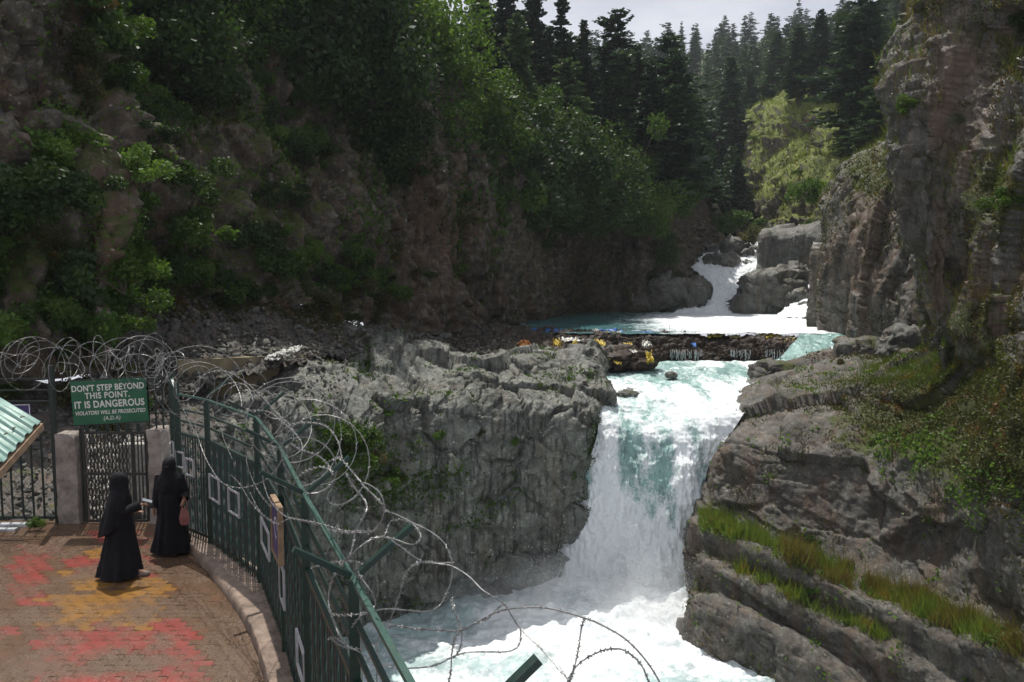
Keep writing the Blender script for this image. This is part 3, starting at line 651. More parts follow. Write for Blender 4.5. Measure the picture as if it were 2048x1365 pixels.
boulder("boulder", 1342, 750, 46.3, 24, 12, "small stone washed by foam below the litter dam", seed=46, depth=.5, mat=M_ROCKG)
boulder("boulder", 1615, 616, 84, 36, 26, "wet rock under the small side cascade by the pillars", seed=48, depth=.9)
boulder("boulder", 1722, 700, 49, 95, 46, "dark rock at the foot of the pillars beside the chute", seed=49, depth=1.6, mat=M_ROCKR)
boulder("boulder", 1812, 690, 44, 100, 70, "tilted grey slab leaning against the right cliff's foot", seed=52, depth=1.5, mat=M_ROCKM)
boulder("boulder", 686, 663, 45.5, 56, 24, "pale split slab lying on the scree", seed=55, depth=.7, mat=M_ROCKM)
boulder("boulder", 1628, 738, 46.6, 90, 26, "flat boulder on the back edge of the right rock block", seed=58, depth=1.2, mat=M_ROCKR)
boulder("boulder", 1545, 748, 46, 90, 50, "dark rounded boulder on the front left corner of the right block", seed=61, depth=1.3, mat=M_ROCKR)
# ---------------------------------------------------------------- litter and driftwood dam
M_DEBRIS = rock_mat("driftwood_litter", (0.012, 0.009, 0.006), (0.035, 0.024, 0.016), (0.10, 0.07, 0.045), moss=0.0, wet=.4, sc=2.5, bump=.9)
DR = [[(560,680,47),(700,668,52),(850,650,58),(1000,652,60),(1150,660,59),(1300,664,58.5),(1450,667,58),(1560,671,57),(1612,678,56)],
      [(560,690,45),(700,680,49),(850,668,54),(1000,666,55.5),(1150,668,56.2),(1300,672,56),(1450,676,56),(1560,680,55),(1616,690,54.5)],
      [(560,700,44),(700,692,47),(850,684,51),(1000,684,53),(1150,690,54.5),(1300,694,55),(1450,700,55),(1560,704,54),(1616,706,53.8)],
      [(560,712,43),(700,702,46),(850,700,49),(1000,705,50),(1120,716,50.5),(1300,716,54.2),(1450,722,54.4),(1560,724,53.8),(1614,724,53.6)],
      [(560,725,42),(700,715,45),(850,720,47.5),(1000,735,48),(1120,750,49),(1300,744,53.6),(1450,744,53.8),(1560,742,53.4),(1614,744,53.2)]]
dam = patch("litter_dam", DR, 110, 400, lambda V, n: blocks(V, .55, .13, s=301, crack=1.2, cw=.15) + blocks(V, .22, .07, s=303, crack=1, cw=.2) + .1 * fbm(V * 1.2, 3, 305) + .26 * fbm(V * .45, 3, 307), M_DEBRIS, label="dark dam of driftwood and litter across the river", kind='stuff')
boulder("debris_heap", 1225, 716, 49.2, 180, 44, "dark heap of driftwood and litter lodged below the dam", seed=71, depth=1.6, shape=1.05, mat=M_DEBRIS, cat="debris heap", amp=1.2)
boulder("debris_heap", 1275, 728, 48.6, 80, 30, "small clump of litter hanging at the tip of the lower debris heap", seed=73, depth=.9, shape=1.1, mat=M_DEBRIS, cat="debris heap", amp=1.3)
# sticks
mb = []; nst = 2600
P, n_, _ = sample(dam, nst); a = RNG.normal(size=(nst, 3)); a[:, 2] *= .45; a /= np.linalg.norm(a, axis=1, keepdims=True); L = RNG.uniform(.12, .5, (nst, 1)); b = np.cross(a, n_); b /= np.linalg.norm(b, axis=1, keepdims=True) + 1e-6
P = P + n_ * .06; c = np.cross(a, b); wv = .014
V = np.stack([P - a * L + b * wv, P - a * L - b * wv, P - a * L + c * wv, P + a * L + b * wv, P + a * L - b * wv, P + a * L + c * wv], 1).reshape(-1, 3)
base = np.arange(nst)[:, None] * 6
Fq = np.concatenate([base + np.array(k) for k in ((0, 1, 4, 3), (1, 2, 5, 4), (2, 0, 3, 5))])
M_STICK = plain("driftwood", (0.16, 0.12, 0.085), .8, var=.75, sc=1.5, bump=.2)
tag(link("driftwood_sticks", mesh_np("driftwood_sticks", V, Fq, [M_STICK])), "brown driftwood sticks tangled over the litter dam", kind='stuff')
# plastic
def plastic_mat(nm, c): return plain(nm, c, .4, var=.35, sc=5, bump=.4)
PL = {'blue': plastic_mat("blue_plastic", (0.03, 0.17, 0.55)), 'yellow': plastic_mat("yellow_plastic", (0.60, 0.45, 0.05)), 'white': plastic_mat("white_plastic", (0.62, 0.62, 0.58)), 'pale yellow': plastic_mat("pale_yellow_plastic", (0.62, 0.55, 0.22)), 'orange': plastic_mat("orange_plastic", (0.5, 0.2, 0.04))}
def rag(px, py, d, wpx, hpx, colr, label, seed, cat="plastic sheet", name="plastic_sheet"):
    c = W(px, py, d); a, b = wpx / F_PX * d / 2, hpx / F_PX * d / 2
    nu, nv = 26, 12; U, T = np.meshgrid(np.linspace(-1, 1, nu), np.linspace(-1, 1, nv)); U = U.ravel(); T = T.ravel()
    e = 0.75 + .35 * vnoise(np.stack([np.arctan2(T, U) * 1.5 + seed, 0 * U, 0 * U], 1), seed)
    X = np.stack([U * a * e, T * .35 + .2 * fbm(np.stack([U * 3 + seed, T * 2, 0 * U], 1), 3, seed), b * (.6 * T + .55 * fbm(np.stack([U * 5 + seed, T * 3, 0 * U], 1), 3, seed + 3))], 1)
    me = mesh_np(name, X, grid_faces(nv, nu), [PL[colr]]); o = link(name, me); o.location = c
    md = o.modifiers.new("th", 'SOLIDIFY'); md.thickness = 0.02
    tag(o, label, cat); return o
for k, (px, py, d, w_, h_, cc, lb) in enumerate([
 (1103,664,58.2,58,12,'blue',"bright blue plastic sheet at the left end of the dam crest"),
 (1068,660,58.6,20,8,'blue',"small blue scrap left of the bright blue sheet on the dam"),
 (1215,662,58,70,9,'blue',"thin blue tarpaulin strip at the middle of the dam crest"),
 (1290,668,57.3,54,9,'blue',"blue rope bundle on the crest right of the yellow sheet"),
 (1225,666,57.5,60,8,'pale yellow',"long pale yellow sheet in front of the blue strip on the dam"),
 (1192,662,57.8,16,9,'white',"white bag beside the thin blue strip on the dam crest"),
 (1330,671,57,40,6,'pale yellow',"pale yellow strip right of the blue rope bundle"),
 (1365,672,57,34,6,'white',"flat white plastic strip along the middle of the dam crest"),
 (1432,671,57,46,8,'yellow',"yellow plastic strip at the right half of the dam crest"),
 (1470,673,56.8,24,6,'pale yellow',"short pale yellow strip next to the yellow one"),
 (1535,672,56.5,60,10,'yellow',"yellow plastic lying near the right end of the dam crest"),
 (1575,680,55.6,34,9,'pale yellow',"pale yellow plastic at the far right end of the dam"),
 (1114,686,54.4,26,18,'yellow',"yellow rag hanging on the dam below the blue sheet"),
 (1150,692,53.6,10,30,'yellow',"narrow yellow rag hanging down the dam face"),
 (1200,688,53.8,28,22,'yellow',"yellow tangled plastic on the dam face at its middle"),
 (1256,692,54,20,14,'yellow',"small bright yellow bag on the dam face"),
 (1292,687,54.4,22,12,'white',"white flat scrap on the dam face by the bright yellow bag"),
 (1048,690,51.5,34,20,'orange',"orange rag among the driftwood left of the dam"),
 (1140,680,54.5,60,10,'white',"long white plastic strand below the blue sheet"),
 (1388,690,55.2,10,8,'blue',"tiny blue bottle on the right half of the dam"),
 (1194,706,50.3,14,10,'blue',"blue scrap on top of the lower debris heap"),
 (1210,714,48.4,44,12,'pale yellow',"pale yellow scraps on the lower debris heap"),
 (1250,704,49,50,14,'white',"white torn sheet on the upper side of the lower debris heap"),
 (1299,716,47.9,12,26,'yellow',"yellow strip hanging at the tip of the lower debris heap"),
 (1236,724,48,16,10,'yellow',"small yellow bag low on the debris heap"),
]): rag(px, py, d - .3, w_, h_, cc, lb, 400 + k)
# little falls through the dam
M_VEIL = plain("thin_falling_water", (0.42, 0.47, 0.48), .4, var=.4, sc=14, bump=.5)
mb = MB()
for k in range(110):
    px = random.choice([random.uniform(1335, 1405), random.uniform(1335, 1405), random.uniform(1150, 1240), random.uniform(1460, 1500), random.uniform(1530, 1600)]); top = random.uniform(698, 706)
    d = 53.4 if px > 1280 else 52.3
    p0 = W(px, top, d); p1 = W(px + random.uniform(-1, 1), top + random.uniform(8, 20), d - .25)
    mb.tube([p0, (p0 + p1) / 2 + Vector((0, -.1, .05)), p1], [.006, .012, .022], 4)
tag(mb.build("dam_trickles", M_VEIL, smooth=True), "thin white trickles falling through the litter dam", kind='stuff')
# cobbles and rubbish on the scree
def stones(name, p, n, size, mat, w=None, label=None, lift=0.3):
    P, nn, _ = sample(p, n, w); s = (size * RNG.lognormal(0, .45, n))[:, None, None]
    O = np.array([(1, 0, 0), (-1, 0, 0), (0, 1, 0), (0, -1, 0), (0, 0, 1), (0, 0, -1)], float)[None] * RNG.uniform(.5, 1.2, (n, 6, 1))
    A = RNG.normal(size=(n, 3, 3)); Qr = np.linalg.qr(A)[0]
    V = P[:, None] + np.einsum('nij,nkj->nki', Qr, O * s * np.array([1.2, 1, .6])) + nn[:, None] * s * lift
    T = np.array([(0, 2, 4), (2, 1, 4), (1, 3, 4), (3, 0, 4), (2, 0, 5), (1, 2, 5), (3, 1, 5), (0, 3, 5)])
    Fq = (np.arange(n)[:, None, None] * 6 + T[None]).reshape(-1, 3)
    return tag(link(name, mesh_np(name, V.reshape(-1, 3), Fq, [mat])), label, kind='stuff')
stones("scree_stones", scree, 6500, .10, M_ROCKM, label="loose grey stones covering the scree slope")
M_GLINT = M_ROCKM
stones("outcrop_chips", outB, 2600, .08, M_ROCKM, (np.clip(outB.n[:, 2], 0, 1) > .5) * (outB.px < 700) * 1.0, label="loose chips on the sloping outcrop")
stones("gravel_bank_stones", dam, 5200, .07, M_ROCKM, np.clip((1040 - dam.px) / 60, 0, 1), label="grey pebbles on the bank left of the litter dam")
M_CONC = plain("stained_concrete", (0.23, 0.19, 0.115), .85, var=.4, sc=1.2, bump=.4)
M_CONCG = plain("rough_plaster", (0.30, 0.26, 0.23), .9, var=.5, sc=5, bump=.8)
cw = MB(); a0, a1, b0, b1 = W(355, 722, 29), W(560, 712, 34.5), W(355, 790, 29), W(560, 770, 34.5)
dv = Vector((-.12, .5, 0))
cw.add([a0, a1, b1 + Vector((0, 0, -1)), b0 + Vector((0, 0, -1)), a0 + dv, a1 + dv, b1 + dv + Vector((0, 0, -1)), b0 + dv + Vector((0, 0, -1))], [(0, 1, 2, 3), (4, 7, 6, 5), (0, 4, 5, 1), (1, 5, 6, 2), (3, 2, 6, 7), (0, 3, 7, 4)])
tag(cw.build("retaining_wall", M_CONC), "yellowish concrete retaining wall at the foot of the scree", "wall")
for k in range(16):
    px = 545 + k * 3.6 + random.uniform(-3, 3) - (k % 3) * 6; py = 716 - k * 1.1 + random.uniform(-4, 4)
    nm = rag(px, py, 33.8 + k * .05 - .7, random.uniform(9, 17), random.uniform(7, 11), 'white', "white plastic bag in the heap of bags by the concrete wall", 500 + k, "plastic bag", "plastic_bag"); nm['group'] = "white bags heaped by the concrete wall"
# ================================================================ vegetation
L_DARK = leaf_mat("leaves_dark", (0.016, 0.036, 0.009), (0.05, 0.095, 0.02), .3)
L_MID = leaf_mat("leaves_mid", (0.03, 0.066, 0.010), (0.095, 0.17, 0.025), .4)
L_BRIGHT = leaf_mat("leaves_bright", (0.05, 0.10, 0.02), (0.13, 0.22, 0.045), .45)
L_OLIVE = leaf_mat("leaves_olive", (0.035, 0.04, 0.012), (0.095, 0.10, 0.03), .35, autumn=(0.16, 0.075, 0.02))
L_SAGE = leaf_mat("leaves_sage", (0.08, 0.10, 0.06), (0.19, 0.22, 0.13), .35)
L_NEEDLE = leaf_mat("needles", (0.020, 0.045, 0.028), (0.058, 0.10, 0.056), .22, rough=.5)
L_NEEDLE2 = leaf_mat("needles_light", (0.04, 0.08, 0.042), (0.11, 0.17, 0.085), .25, rough=.5)
L_GRASS = leaf_mat("grass_blades", (0.07, 0.12, 0.02), (0.20, 0.26, 0.05), .4, sc=1.1, autumn=(0.24, 0.13, 0.03))
L_DRY = leaf_mat("dry_grass_blades", (0.10, 0.075, 0.025), (0.22, 0.16, 0.06), .35)
M_BARK = plain("bark", (0.10, 0.075, 0.055), .9, var=.5, sc=4, bump=.6)
def quads_from(P, A, B):
    """P centre (n,3), A half-length, B half-width vectors -> leaf shaped quads (diamonds)"""
    n = len(P); V = np.stack([P - A, P + B - A * .1, P + A, P - B - A * .1], 1).reshape(-1, 3)
    return V, np.arange(4 * n).reshape(n, 4)
def unit(a): return a / (np.linalg.norm(a, axis=-1, keepdims=True) + 1e-9)
def leaf_cloud(P, size, up=0.3, rng=RNG, elong=1.6, sg=.22):
    n = len(P); a = unit(rng.normal(size=(n, 3)) + np.array([0, 0, up])); b = unit(np.cross(a, rng.normal(size=(n, 3))))
    s = (size * np.clip(rng.lognormal(0, sg, n), .5, 1.6))[:, None]
    return quads_from(P, a * s * elong * .5, b * s * .5)
def shrub_mesh(name, n, leaf, mat, seed, lobes=9, flat=0.8, stems=True):
    rg = np.random.default_rng(seed); C = rg.normal(size=(lobes, 3)) * np.array([.48, .48, .34 * flat]) + np.array([0, 0, .62 * flat]); R = rg.uniform(.25, .5, lobes)
    k = rg.integers(0, lobes, n); d = unit(rg.normal(size=(n, 3))); rad = R[k] * rg.uniform(.45, 1.08, n) ** .6
    P = C[k] + d * rad[:, None] * np.array([1, 1, flat]); P += .07 * rg.normal(size=P.shape)
    V, Fq = leaf_cloud(P, leaf, .2, rg)
    cr = mesh_np(name + "_leaves", V, Fq, [mat])
    mb = MB()
    for c in C[:6]: mb.tube([(0, 0, -.25), c * .5 + np.array([0, 0, .05]), c], [.035, .02, .008], 4)
    st = mb.mesh(name + "_stems", M_BARK)
    return cr, st
SHR = {}
for nm, mat, leaf, n in (("dark", L_DARK, .085, 3600), ("mid", L_MID, .085, 3200), ("bright", L_BRIGHT, .08, 2600), ("olive", L_OLIVE, .07, 2400), ("sage", L_SAGE, .05, 2200)):
    SHR[nm] = [shrub_mesh("shrub", n, leaf, mat, 600 + hash(nm) % 7 * 0 + len(nm) * 10 + k) for k in range(3)]
shr_n = 0
def shrub(loc, size, kind, label, group=None, name="shrub", cat="shrub", sq=1.0, lean=None):
    global shr_n; shr_n += 1
    cr, st = random.choice(SHR[kind])
    e = empty(name, loc, random.uniform(0, 6.28)); s = size; e.scale = (s * random.uniform(.85, 1.15), s * random.uniform(.85, 1.15), s * sq * random.uniform(.85, 1.15))
    tag(e, label, cat, group); link("foliage", cr, e); link("stems", st, e); return e
# ---- conifers
def conifer_mesh(seed, H=20.0, R=4.6, whorls=52, per=8, mat=L_NEEDLE, droop=.26, tw=.6, dens=13, top=.0, base=.12, power=.8, irregular=.25):
    rg = np.random.default_rng(seed); Ps = []; As = []; Bs = []
    mb = MB(); mb.tube([(0, 0, -1.5), (0, 0, H * .3), (0, 0, H * .7), (0, 0, H * .99)], [H * .017, H * .013, H * .007, .02], 7)
    for w in range(whorls):
        h = base + (1 - base) * (w + rg.uniform(-.3, .3)) / whorls
        if h > .995: continue
        L0 = R * (1 - h) ** power * (1.0 + .25 * math.sin(w * 2.1)) + .25
        if h < base + .12: L0 *= .6 + .4 * (h - base) / .12
        for j in range(per):
            if rg.random() < .12: continue
            az = rg.uniform(0, 6.283); L = L0 * rg.uniform(1 - irregular * 1.6, 1 + irregular); 
            dh = np.array([math.cos(az), math.sin(az), 0]); m = max(4, int(dens * L / R * 1.6) + 3)
            s = (np.arange(m) + .6) / m
            z = h * H + L * (.10 * s - droop * s * s + .12 * s ** 4) + (.35 if h > .85 else 0) * L * s
            ctr = dh[None] * (L * s)[:, None]; ctr[:, 2] = z
            if L > 1.0 and j < 5: mb.add([(0, 0, h * H - .05), (0, 0, h * H + .05), tuple(ctr[m // 2])], [(0, 1, 2)])
            side = np.array([-dh[1], dh[0], 0]); 
            for sg in (-1, 1):
                tl = tw * L * .5 * (1.15 - s) + .28
                t = unit(dh[None] * .75 + sg * side[None] * rg.uniform(.5, 1.1, (m, 1)) + np.array([0, 0, 1]) * rg.uniform(-.35, .12, (m, 1)))
                A = t * tl[:, None] * .5; P = ctr + A + rg.normal(0, .06, (m, 3)); nrm = unit(np.array([0, 0, 1.0]) + rg.normal(0, .45, (m, 3)))
                Ps.append(P); As.append(A); Bs.append(unit(np.cross(t, nrm)) * rg.uniform(.14, .30, (m, 1)))
    P, A, B = map(np.concatenate, (Ps, As, Bs)); V, Fq = quads_from(P, A, B)
    return mesh_np("conifer_crown", V, Fq, [mat]), mb.mesh("conifer_trunk", M_BARK)
CON = [conifer_mesh(1), conifer_mesh(2, R=3.8, power=.85), conifer_mesh(3, R=5.6, whorls=36, per=9, droop=.2, irregular=.45, power=.62), conifer_mesh(4, R=4.6, whorls=46, mat=L_NEEDLE2, power=.7), conifer_mesh(5, R=5.4, whorls=42, mat=L_NEEDLE2, irregular=.4, power=.6), conifer_mesh(6, R=2.6, whorls=30, per=6, irregular=.5, base=.3)]
FAR = [conifer_mesh(11, R=4.4, whorls=24, per=8, dens=7, tw=.9), conifer_mesh(12, R=5.2, whorls=22, per=8, dens=7, tw=.9, irregular=.45, power=.65), conifer_mesh(13, R=4.0, whorls=24, per=7, dens=7, tw=.9, mat=L_NEEDLE2), conifer_mesh(14, R=4.8, whorls=22, per=8, dens=7, tw=.9, mat=L_NEEDLE2, power=.6)]
tree_xy = []
def conifer(loc, H, var, label, group=None, wide=1.0, lib=CON):
    cr, tr = lib[var % len(lib)]; e = empty("conifer_tree", loc, random.uniform(0, 6.28)); s = H / 20
    e.scale = (s * wide, s * wide, s); tag(e, label, "tree", group); link("crown", cr, e); link("trunk", tr, e); tree_xy.append((loc[0], loc[1])); return e
def ctree(p, px, pyb, pyt, var, label, wide=1.0, group=None, sink=.3):
    b = near(p, px, pyb); top = W(px, pyt, b.y); H = max(4, top.z - b.z); return conifer(b - Vector((0, 0, sink)), H, var, label, group, wide)
# named trees the photo lets one tell apart: (patch, base px, base py, top py, mesh, label, width)
for a in [
 (wallL, 965, 240, -25, 1, "tall dark conifer at the left end of the skyline gap", 1.25),
 (wallL, 1012, 260, -70, 0, "broad dark conifer cut by the frame's top, second from the skyline gap", 1.0),
 (wallL, 1068, 290, -60, 1, "narrow conifer with the frame cutting its tip, third from the gap", .95),
 (wallL, 1122, 305, -25, 5, "thin see-through conifer with sparse boughs beside the sky", 1.1),
 (wallL, 1165, 300, 35, 1, "slim dark conifer left of the flat-topped one", .9),
 (wallL, 1228, 325, 12, 2, "flat-topped layered conifer standing clear against the sky", 1.0),
 (wallL, 1243, 345, 95, 4, "pale green conifer below the flat-topped one", 1.05),
 (wallL, 1345, 420, 90, 2, "large layered conifer at the middle of the valley", .95),
 (wallL, 1340, 440, 165, 4, "pale bushy conifer in front of the large layered one", 1.1),
 (wallL, 1300, 400, 120, 0, "dark conifer between the pale one and the flat-topped one", 1.0),
 (wallL, 1395, 445, 210, 3, "mid-green conifer right of the large layered one", 1.0),
 (hill, 1432, 420, 235, 3, "light conifer rising over the left bank of the rapids", 1.1),
 (hill, 1455, 440, 110, 0, "tall dark conifer in front of the hillside woods", .9),
 (wallL, 1416, 430, 300, 0, "short dark conifer low above the rapids' left bank", 1.3),
 (hill, 1470, 462, 318, 4, "small round conifer just left of the grassy bluff's foot", 1.2),
 (bluff, 1552, 214, 62, 0, "dark conifer standing at the top edge of the grassy bluff", 1.25),
 (bluff, 1595, 207, 45, 2, "dark conifer right of the one on the bluff's edge", 1.0),
 (bluff, 1636, 205, 15, 1, "tall conifer group tree above the bluff's grass", 1.2),
 (bluff, 1672, 215, 40, 0, "conifer with a bare lower trunk behind the grass top", 1.0),
 (bluff, 1722, 300, -60, 2, "very large conifer at the bluff's right, cut by the frame", 1.0),
 (bluff, 1778, 310, 95, 4, "pale drooping conifer against the right cliff", 1.25),
 (bluff, 1700, 330, 160, 3, "mid-green conifer at the foot of the very large one", 1.1),
 (bluff, 1740, 320, 190, 4, "short pale conifer beside the mossy pillar top", 1.2),
]: ctree(*a[:6], wide=a[6])
# the rest of the wood, one by one
def fill(p, cond, n, hr, lib, label, group, mind, wide=1.0, rngs=RNG):
    idx = np.where(cond)[0]; w = p.area[idx] / p.area[idx].sum(); k = 0; tries = 0
    pick = rngs.choice(idx, n * 14, p=w)
    for i in pick:
        if k >= n: break
        v = p.V[i]
        if any((v[0] - a) ** 2 + (v[1] - b) ** 2 < mind * mind for a, b in tree_xy): continue
        conifer(Vector(v) - Vector((0, 0, .4)), random.uniform(*hr), random.randrange(6), label, group, wide * random.uniform(.85, 1.2), lib); k += 1
    return k
q = hill; inx = (q.px > 880) & (q.px < 1880)
dist = q.V[:, 1]
fill(hill, inx & (dist < 185) & (q.px > 1180) & (q.px < 1500), 52, (13, 21), CON, "conifer in the wood on the near part of the valley side", "conifers of the near wood", 3.8)
fill(hill, inx & (dist < 240) & (dist > 150) & (q.px > 1480), 60, (14, 22), CON, "dark conifer in the wood above the grassy bluff", "conifers above the grassy bluff", 4)
fill(hill, inx & (dist > 185) & (dist < 262), 76, (17, 24), FAR, "hazy conifer half way up the valley side", "conifers half way up the valley", 5)
fill(hill, inx & (dist >= 255) & (dist < 350), 66, (17, 24), FAR, "pale hazy conifer on the far ridge", "conifers on the far ridge", 6)
fill(hill, inx & (dist >= 330), 26, (15, 20), FAR, "bluish conifer on the farthest skyline", "conifers on the farthest skyline", 9)
q = wallL
fill(wallL, (q.V[:, 1] > 84) & (q.n[:, 2] > .2) & (q.px > 930) & (q.px < 1420) & (q.py < 400) & (q.py > 180), 26, (11, 18), CON, "dark conifer behind the left gorge rim", "conifers behind the left gorge rim", 4)
fill(wallL, (q.px > 120) & (q.px < 860) & (q.py < -20) & (q.n[:, 2] > .15) & (q.py > -420), 12, (8, 13), CON, "conifer on the slope above the left gorge wall", "conifers above the left gorge wall", 5)
# big dark yews and leafy trees on the left rim
YEW = [shrub_mesh("yew", 9000, .055, L_DARK, 701 + k, lobes=16, flat=1.1) for k in range(2)]
LEAFY = [shrub_mesh("leafy", 8000, .05, L_MID, 711 + k, lobes=16, flat=1.1) for k in range(2)]
SHR['yew'] = YEW; SHR['leafy'] = LEAFY
SHR['leafyb'] = [shrub_mesh("leafy", 7000, .05, L_BRIGHT, 721 + k, lobes=16, flat=1.1) for k in range(2)]
for px, py, d, s, kd, lb in [
 (1050, 330, 73, 5.6, 'yew', "largest dark yew-like tree bulging over the gorge rim"),
 (1110, 350, 79, 5.0, 'yew', "dark yew-like tree right of the largest one on the rim"),
 (1150, 300, 86, 4.6, 'leafy', "olive-lit tree crown behind the two dark rim trees"),
 (1000, 270, 74, 4.0, 'yew', "dark tree at the rim's corner above the lit buttress"),
 (1040, 235, 79, 3.6, 'leafy', "small tree top under the skyline conifers"),
 (1215, 385, 88, 4.6, 'yew', "dark tree with a smooth crown over the overhang"),
 (1255, 350, 92, 3.9, 'leafy', "mid-green tree above the overhang's right end"),
 (1285, 410, 91, 3.8, 'leafyb', "bright green tree hanging at the end of the rim"),
 (1300, 440, 91, 3.0, 'leafyb', "bright green bush trailing down the end of the wall"),
 (1240, 300, 97, 3.6, 'leafy', "rounded tree between rim trees and conifers"),
 (1165, 420, 84, 3.6, 'yew', "dark bush drooping over the overhang"),
 (1090, 420, 78, 3.6, 'yew', "dark bush under the largest dark tree"),
 (868, 150, 66, 4.4, 'leafyb', "light green leafy tree left of the skyline gap"),
 (815, 70, 63, 4.8, 'leafyb', "tall bright leafy tree at the frame's top, left of the gap"),
 (925, 235, 70, 3.8, 'leafy', "leafy tree leaning out below the skyline gap"),
 (960, 275, 67, 3.6, 'leafy', "grey-green bush above the lit buttress"),
 (800, 190, 60, 4.8, 'leafy', "leafy tree below the tall bright one on the left wall"),
 (740, 60, 58, 5.4, 'yew', "big dark tree beside the bright leafy one"),
 (690, 180, 54, 4.6, 'yew', "dark tree hanging low on the left wall"),
 (640, 60, 54, 5.0, 'yew', "dark tree at the top middle of the left wall"),
 (560, -20, 52, 4.6, 'leafy', "leafy tree at the frame's top on the left wall"),
 (500, 60, 50, 4.0, 'leafy', "leafy tree above the bare rock patch"),
 (880, 270, 61, 3.6, 'leafy', "bush at the top of the brown columns"),
 (790, 290, 56, 3.4, 'yew', "dark bush above the brown columns"),
 (400, -10, 47, 4.0, 'leafyb', "bright leafy tree over the bare rock patch"),
 (300, 0, 44, 4.4, 'yew', "dark tree above the left ravine"),
 (220, 40, 42, 4.4, 'yew', "dark tree at the head of the left ravine"),
 (330, 120, 43, 3.4, 'yew', "dark bush inside the left ravine"),
 (1330, 400, 97, 3.2, 'leafy', "small tree at the corner where the left wall turns away"),
 (1320, 520, 96, 2.6, 'yew', "dark bush on the wall above the rock shelf"),
 (1310, 560, 95, 2.4, 'yew', "dark bush low on the end of the left wall"),
]:
    p = W(px, py, d); b = near(wallL, px, py); 
    e = shrub(Vector((p.x, min(p.y, b.y + 1), p.z)) - Vector((0, 0, s * .6)), s, kd, lb, name="leafy_tree", cat="tree", sq=1.0)
# shrubs on the left wall
def scatter_shrubs(p, cond, n, sr, kinds, label, group, out=.25, name="shrub", cat="shrub", mind=1.0):
    idx = np.where(cond)[0]
    if not len(idx): return
    w = p.area[idx] / p.area[idx].sum(); got = []
    for i in RNG.choice(idx, n * 6, p=w):
        if len(got) >= n: break
        v = p.V[i]
        if any(((v - g) ** 2).sum() < mind ** 2 for g in got): continue
        got.append(v); s = random.uniform(*sr); nn = p.n[i]
        shrub(Vector(v + nn * s * out) - Vector((0, 0, s * .45)), s, random.choice(kinds), label, group, name, cat)
q = wallL; bare = np.clip(blob(q.px, q.py, 385, 100, 75, 110) + blob(q.px, q.py, 30, 150, 50, 170) + .9 * blob(q.px, q.py, 860, 470, 130, 190) + blob(q.px, q.py, 1150, 520, 160, 110) + .8 * blob(q.px, q.py, 240, 400, 35, 140) + .6 * blob(q.px, q.py, 690, 380, 60, 130), 0, 1); rockv = 1 - bare
f = fbm(q.V * .12, 3, 801) - 1.2 * bare; vis = (q.px > -80) & (q.px < 1330) & (q.py < 700) & (q.py > -60)
scatter_shrubs(q, vis & (q.px < 260) & (q.py > 290), 54, (.6, 1.4), ['mid', 'dark', 'mid', 'dark', 'bright', 'olive'], "green shrub on the slope behind the left fence", "shrubs behind the left fence", mind=1.2)
scatter_shrubs(q, vis & (bare < .4) & (q.px > 100) & (q.px < 300) & (q.py < 420), 18, (.7, 1.6), ['dark', 'mid', 'olive'], "shrub in the left ravine", "shrubs in the left ravine")
scatter_shrubs(q, vis & (q.px > 290) & (q.px < 800) & (q.py > 150) & (q.py < 560) & (f > -.15), 74, (.5, 1.35), ['dark', 'mid', 'mid', 'dark', 'bright'], "shrub clinging to the middle of the left gorge wall", "shrubs on the left wall", mind=1.3)
scatter_shrubs(q, vis & (q.px > 480) & (q.px < 760) & (q.py > 520) & (q.py < 640), 20, (.5, 1.3), ['mid', 'olive', 'mid'], "low shrub at the foot of the left gorge wall", "shrubs at the left wall's foot")
scatter_shrubs(q, vis & (q.px > 740) & (q.px < 1000) & (q.py > 380) & (q.py < 640) & (f > -.6), 20, (.4, 1.0), ['mid', 'bright', 'olive'], "small shrub on the brown columns of the left wall", "shrubs on the brown columns")
scatter_shrubs(q, vis & (bare < .3) & (q.py < 110) & (q.px > 90), 46, (1.3, 2.6), ['dark', 'mid', 'mid'], "thick shrub high on the left gorge wall", "shrubs high on the left wall", mind=1.8)
scatter_shrubs(q, vis & (q.px > 980) & (q.py < 430) & (q.py > 250), 46, (1.6, 3.2), ['dark', 'mid', 'dark'], "thick shrub along the left gorge rim", "shrubs along the left rim", mind=2)
# ivy, ferns and creepers as ground cover
def cover(name, p, n, size, mat, w, label, lift=.08, up=.3, hang=0.0):
    P, nn, i = sample(p, n, w); P = P + nn * np.abs(RNG.normal(0, lift, (n, 1))) - np.array([0, 0, hang]) * RNG.random((n, 1))
    V, Fq = leaf_cloud(P, size * np.clip(P[:, 1] / 48, .55, 1.2) if size > .12 else size, up); return tag(link(name, mesh_np(name, V, Fq, [mat])), label, kind='stuff')
f1 = fbm(q.V * .22, 4, 811); f2 = fbm(q.V * .5, 3, 813)
w = np.clip(f1 + .5 * f2 - .05 + blob(q.px, q.py, 120, 500, 170, 190, .45) + blob(q.px, q.py, 520, 400, 180, 170, .2), 0, 1) * vis * rockv
cover("wall_creepers", q, 64000, .15, L_MID, w * (q.px < 1000) * np.clip((700 - q.py) / 200, .15, 1), "green creepers and ferns covering the left gorge wall", .16)
w2 = np.clip(fbm(q.V * .3, 4, 815), 0, 1) * vis * (1 - .8 * bare)
cover("wall_undergrowth", q, 40000, .14, L_OLIVE, w2 * ((q.px < 480) + .25), "olive weeds and moss tufts on the left gorge wall", .12)
cover("rim_undergrowth", q, 34000, .32, L_DARK, (q.V[:, 1] > 58) * (q.py < 400) * (q.px > 60) * (q.px < 1420) * (q.n[:, 2] > .1) * 1.0, "dark undergrowth along the top of the left wall", .5)
# forest floor brush
cover("hill_brush", hill, 26000, .8, L_NEEDLE2, inx * 1.0, "low brush between the conifers of the valley side", .5)
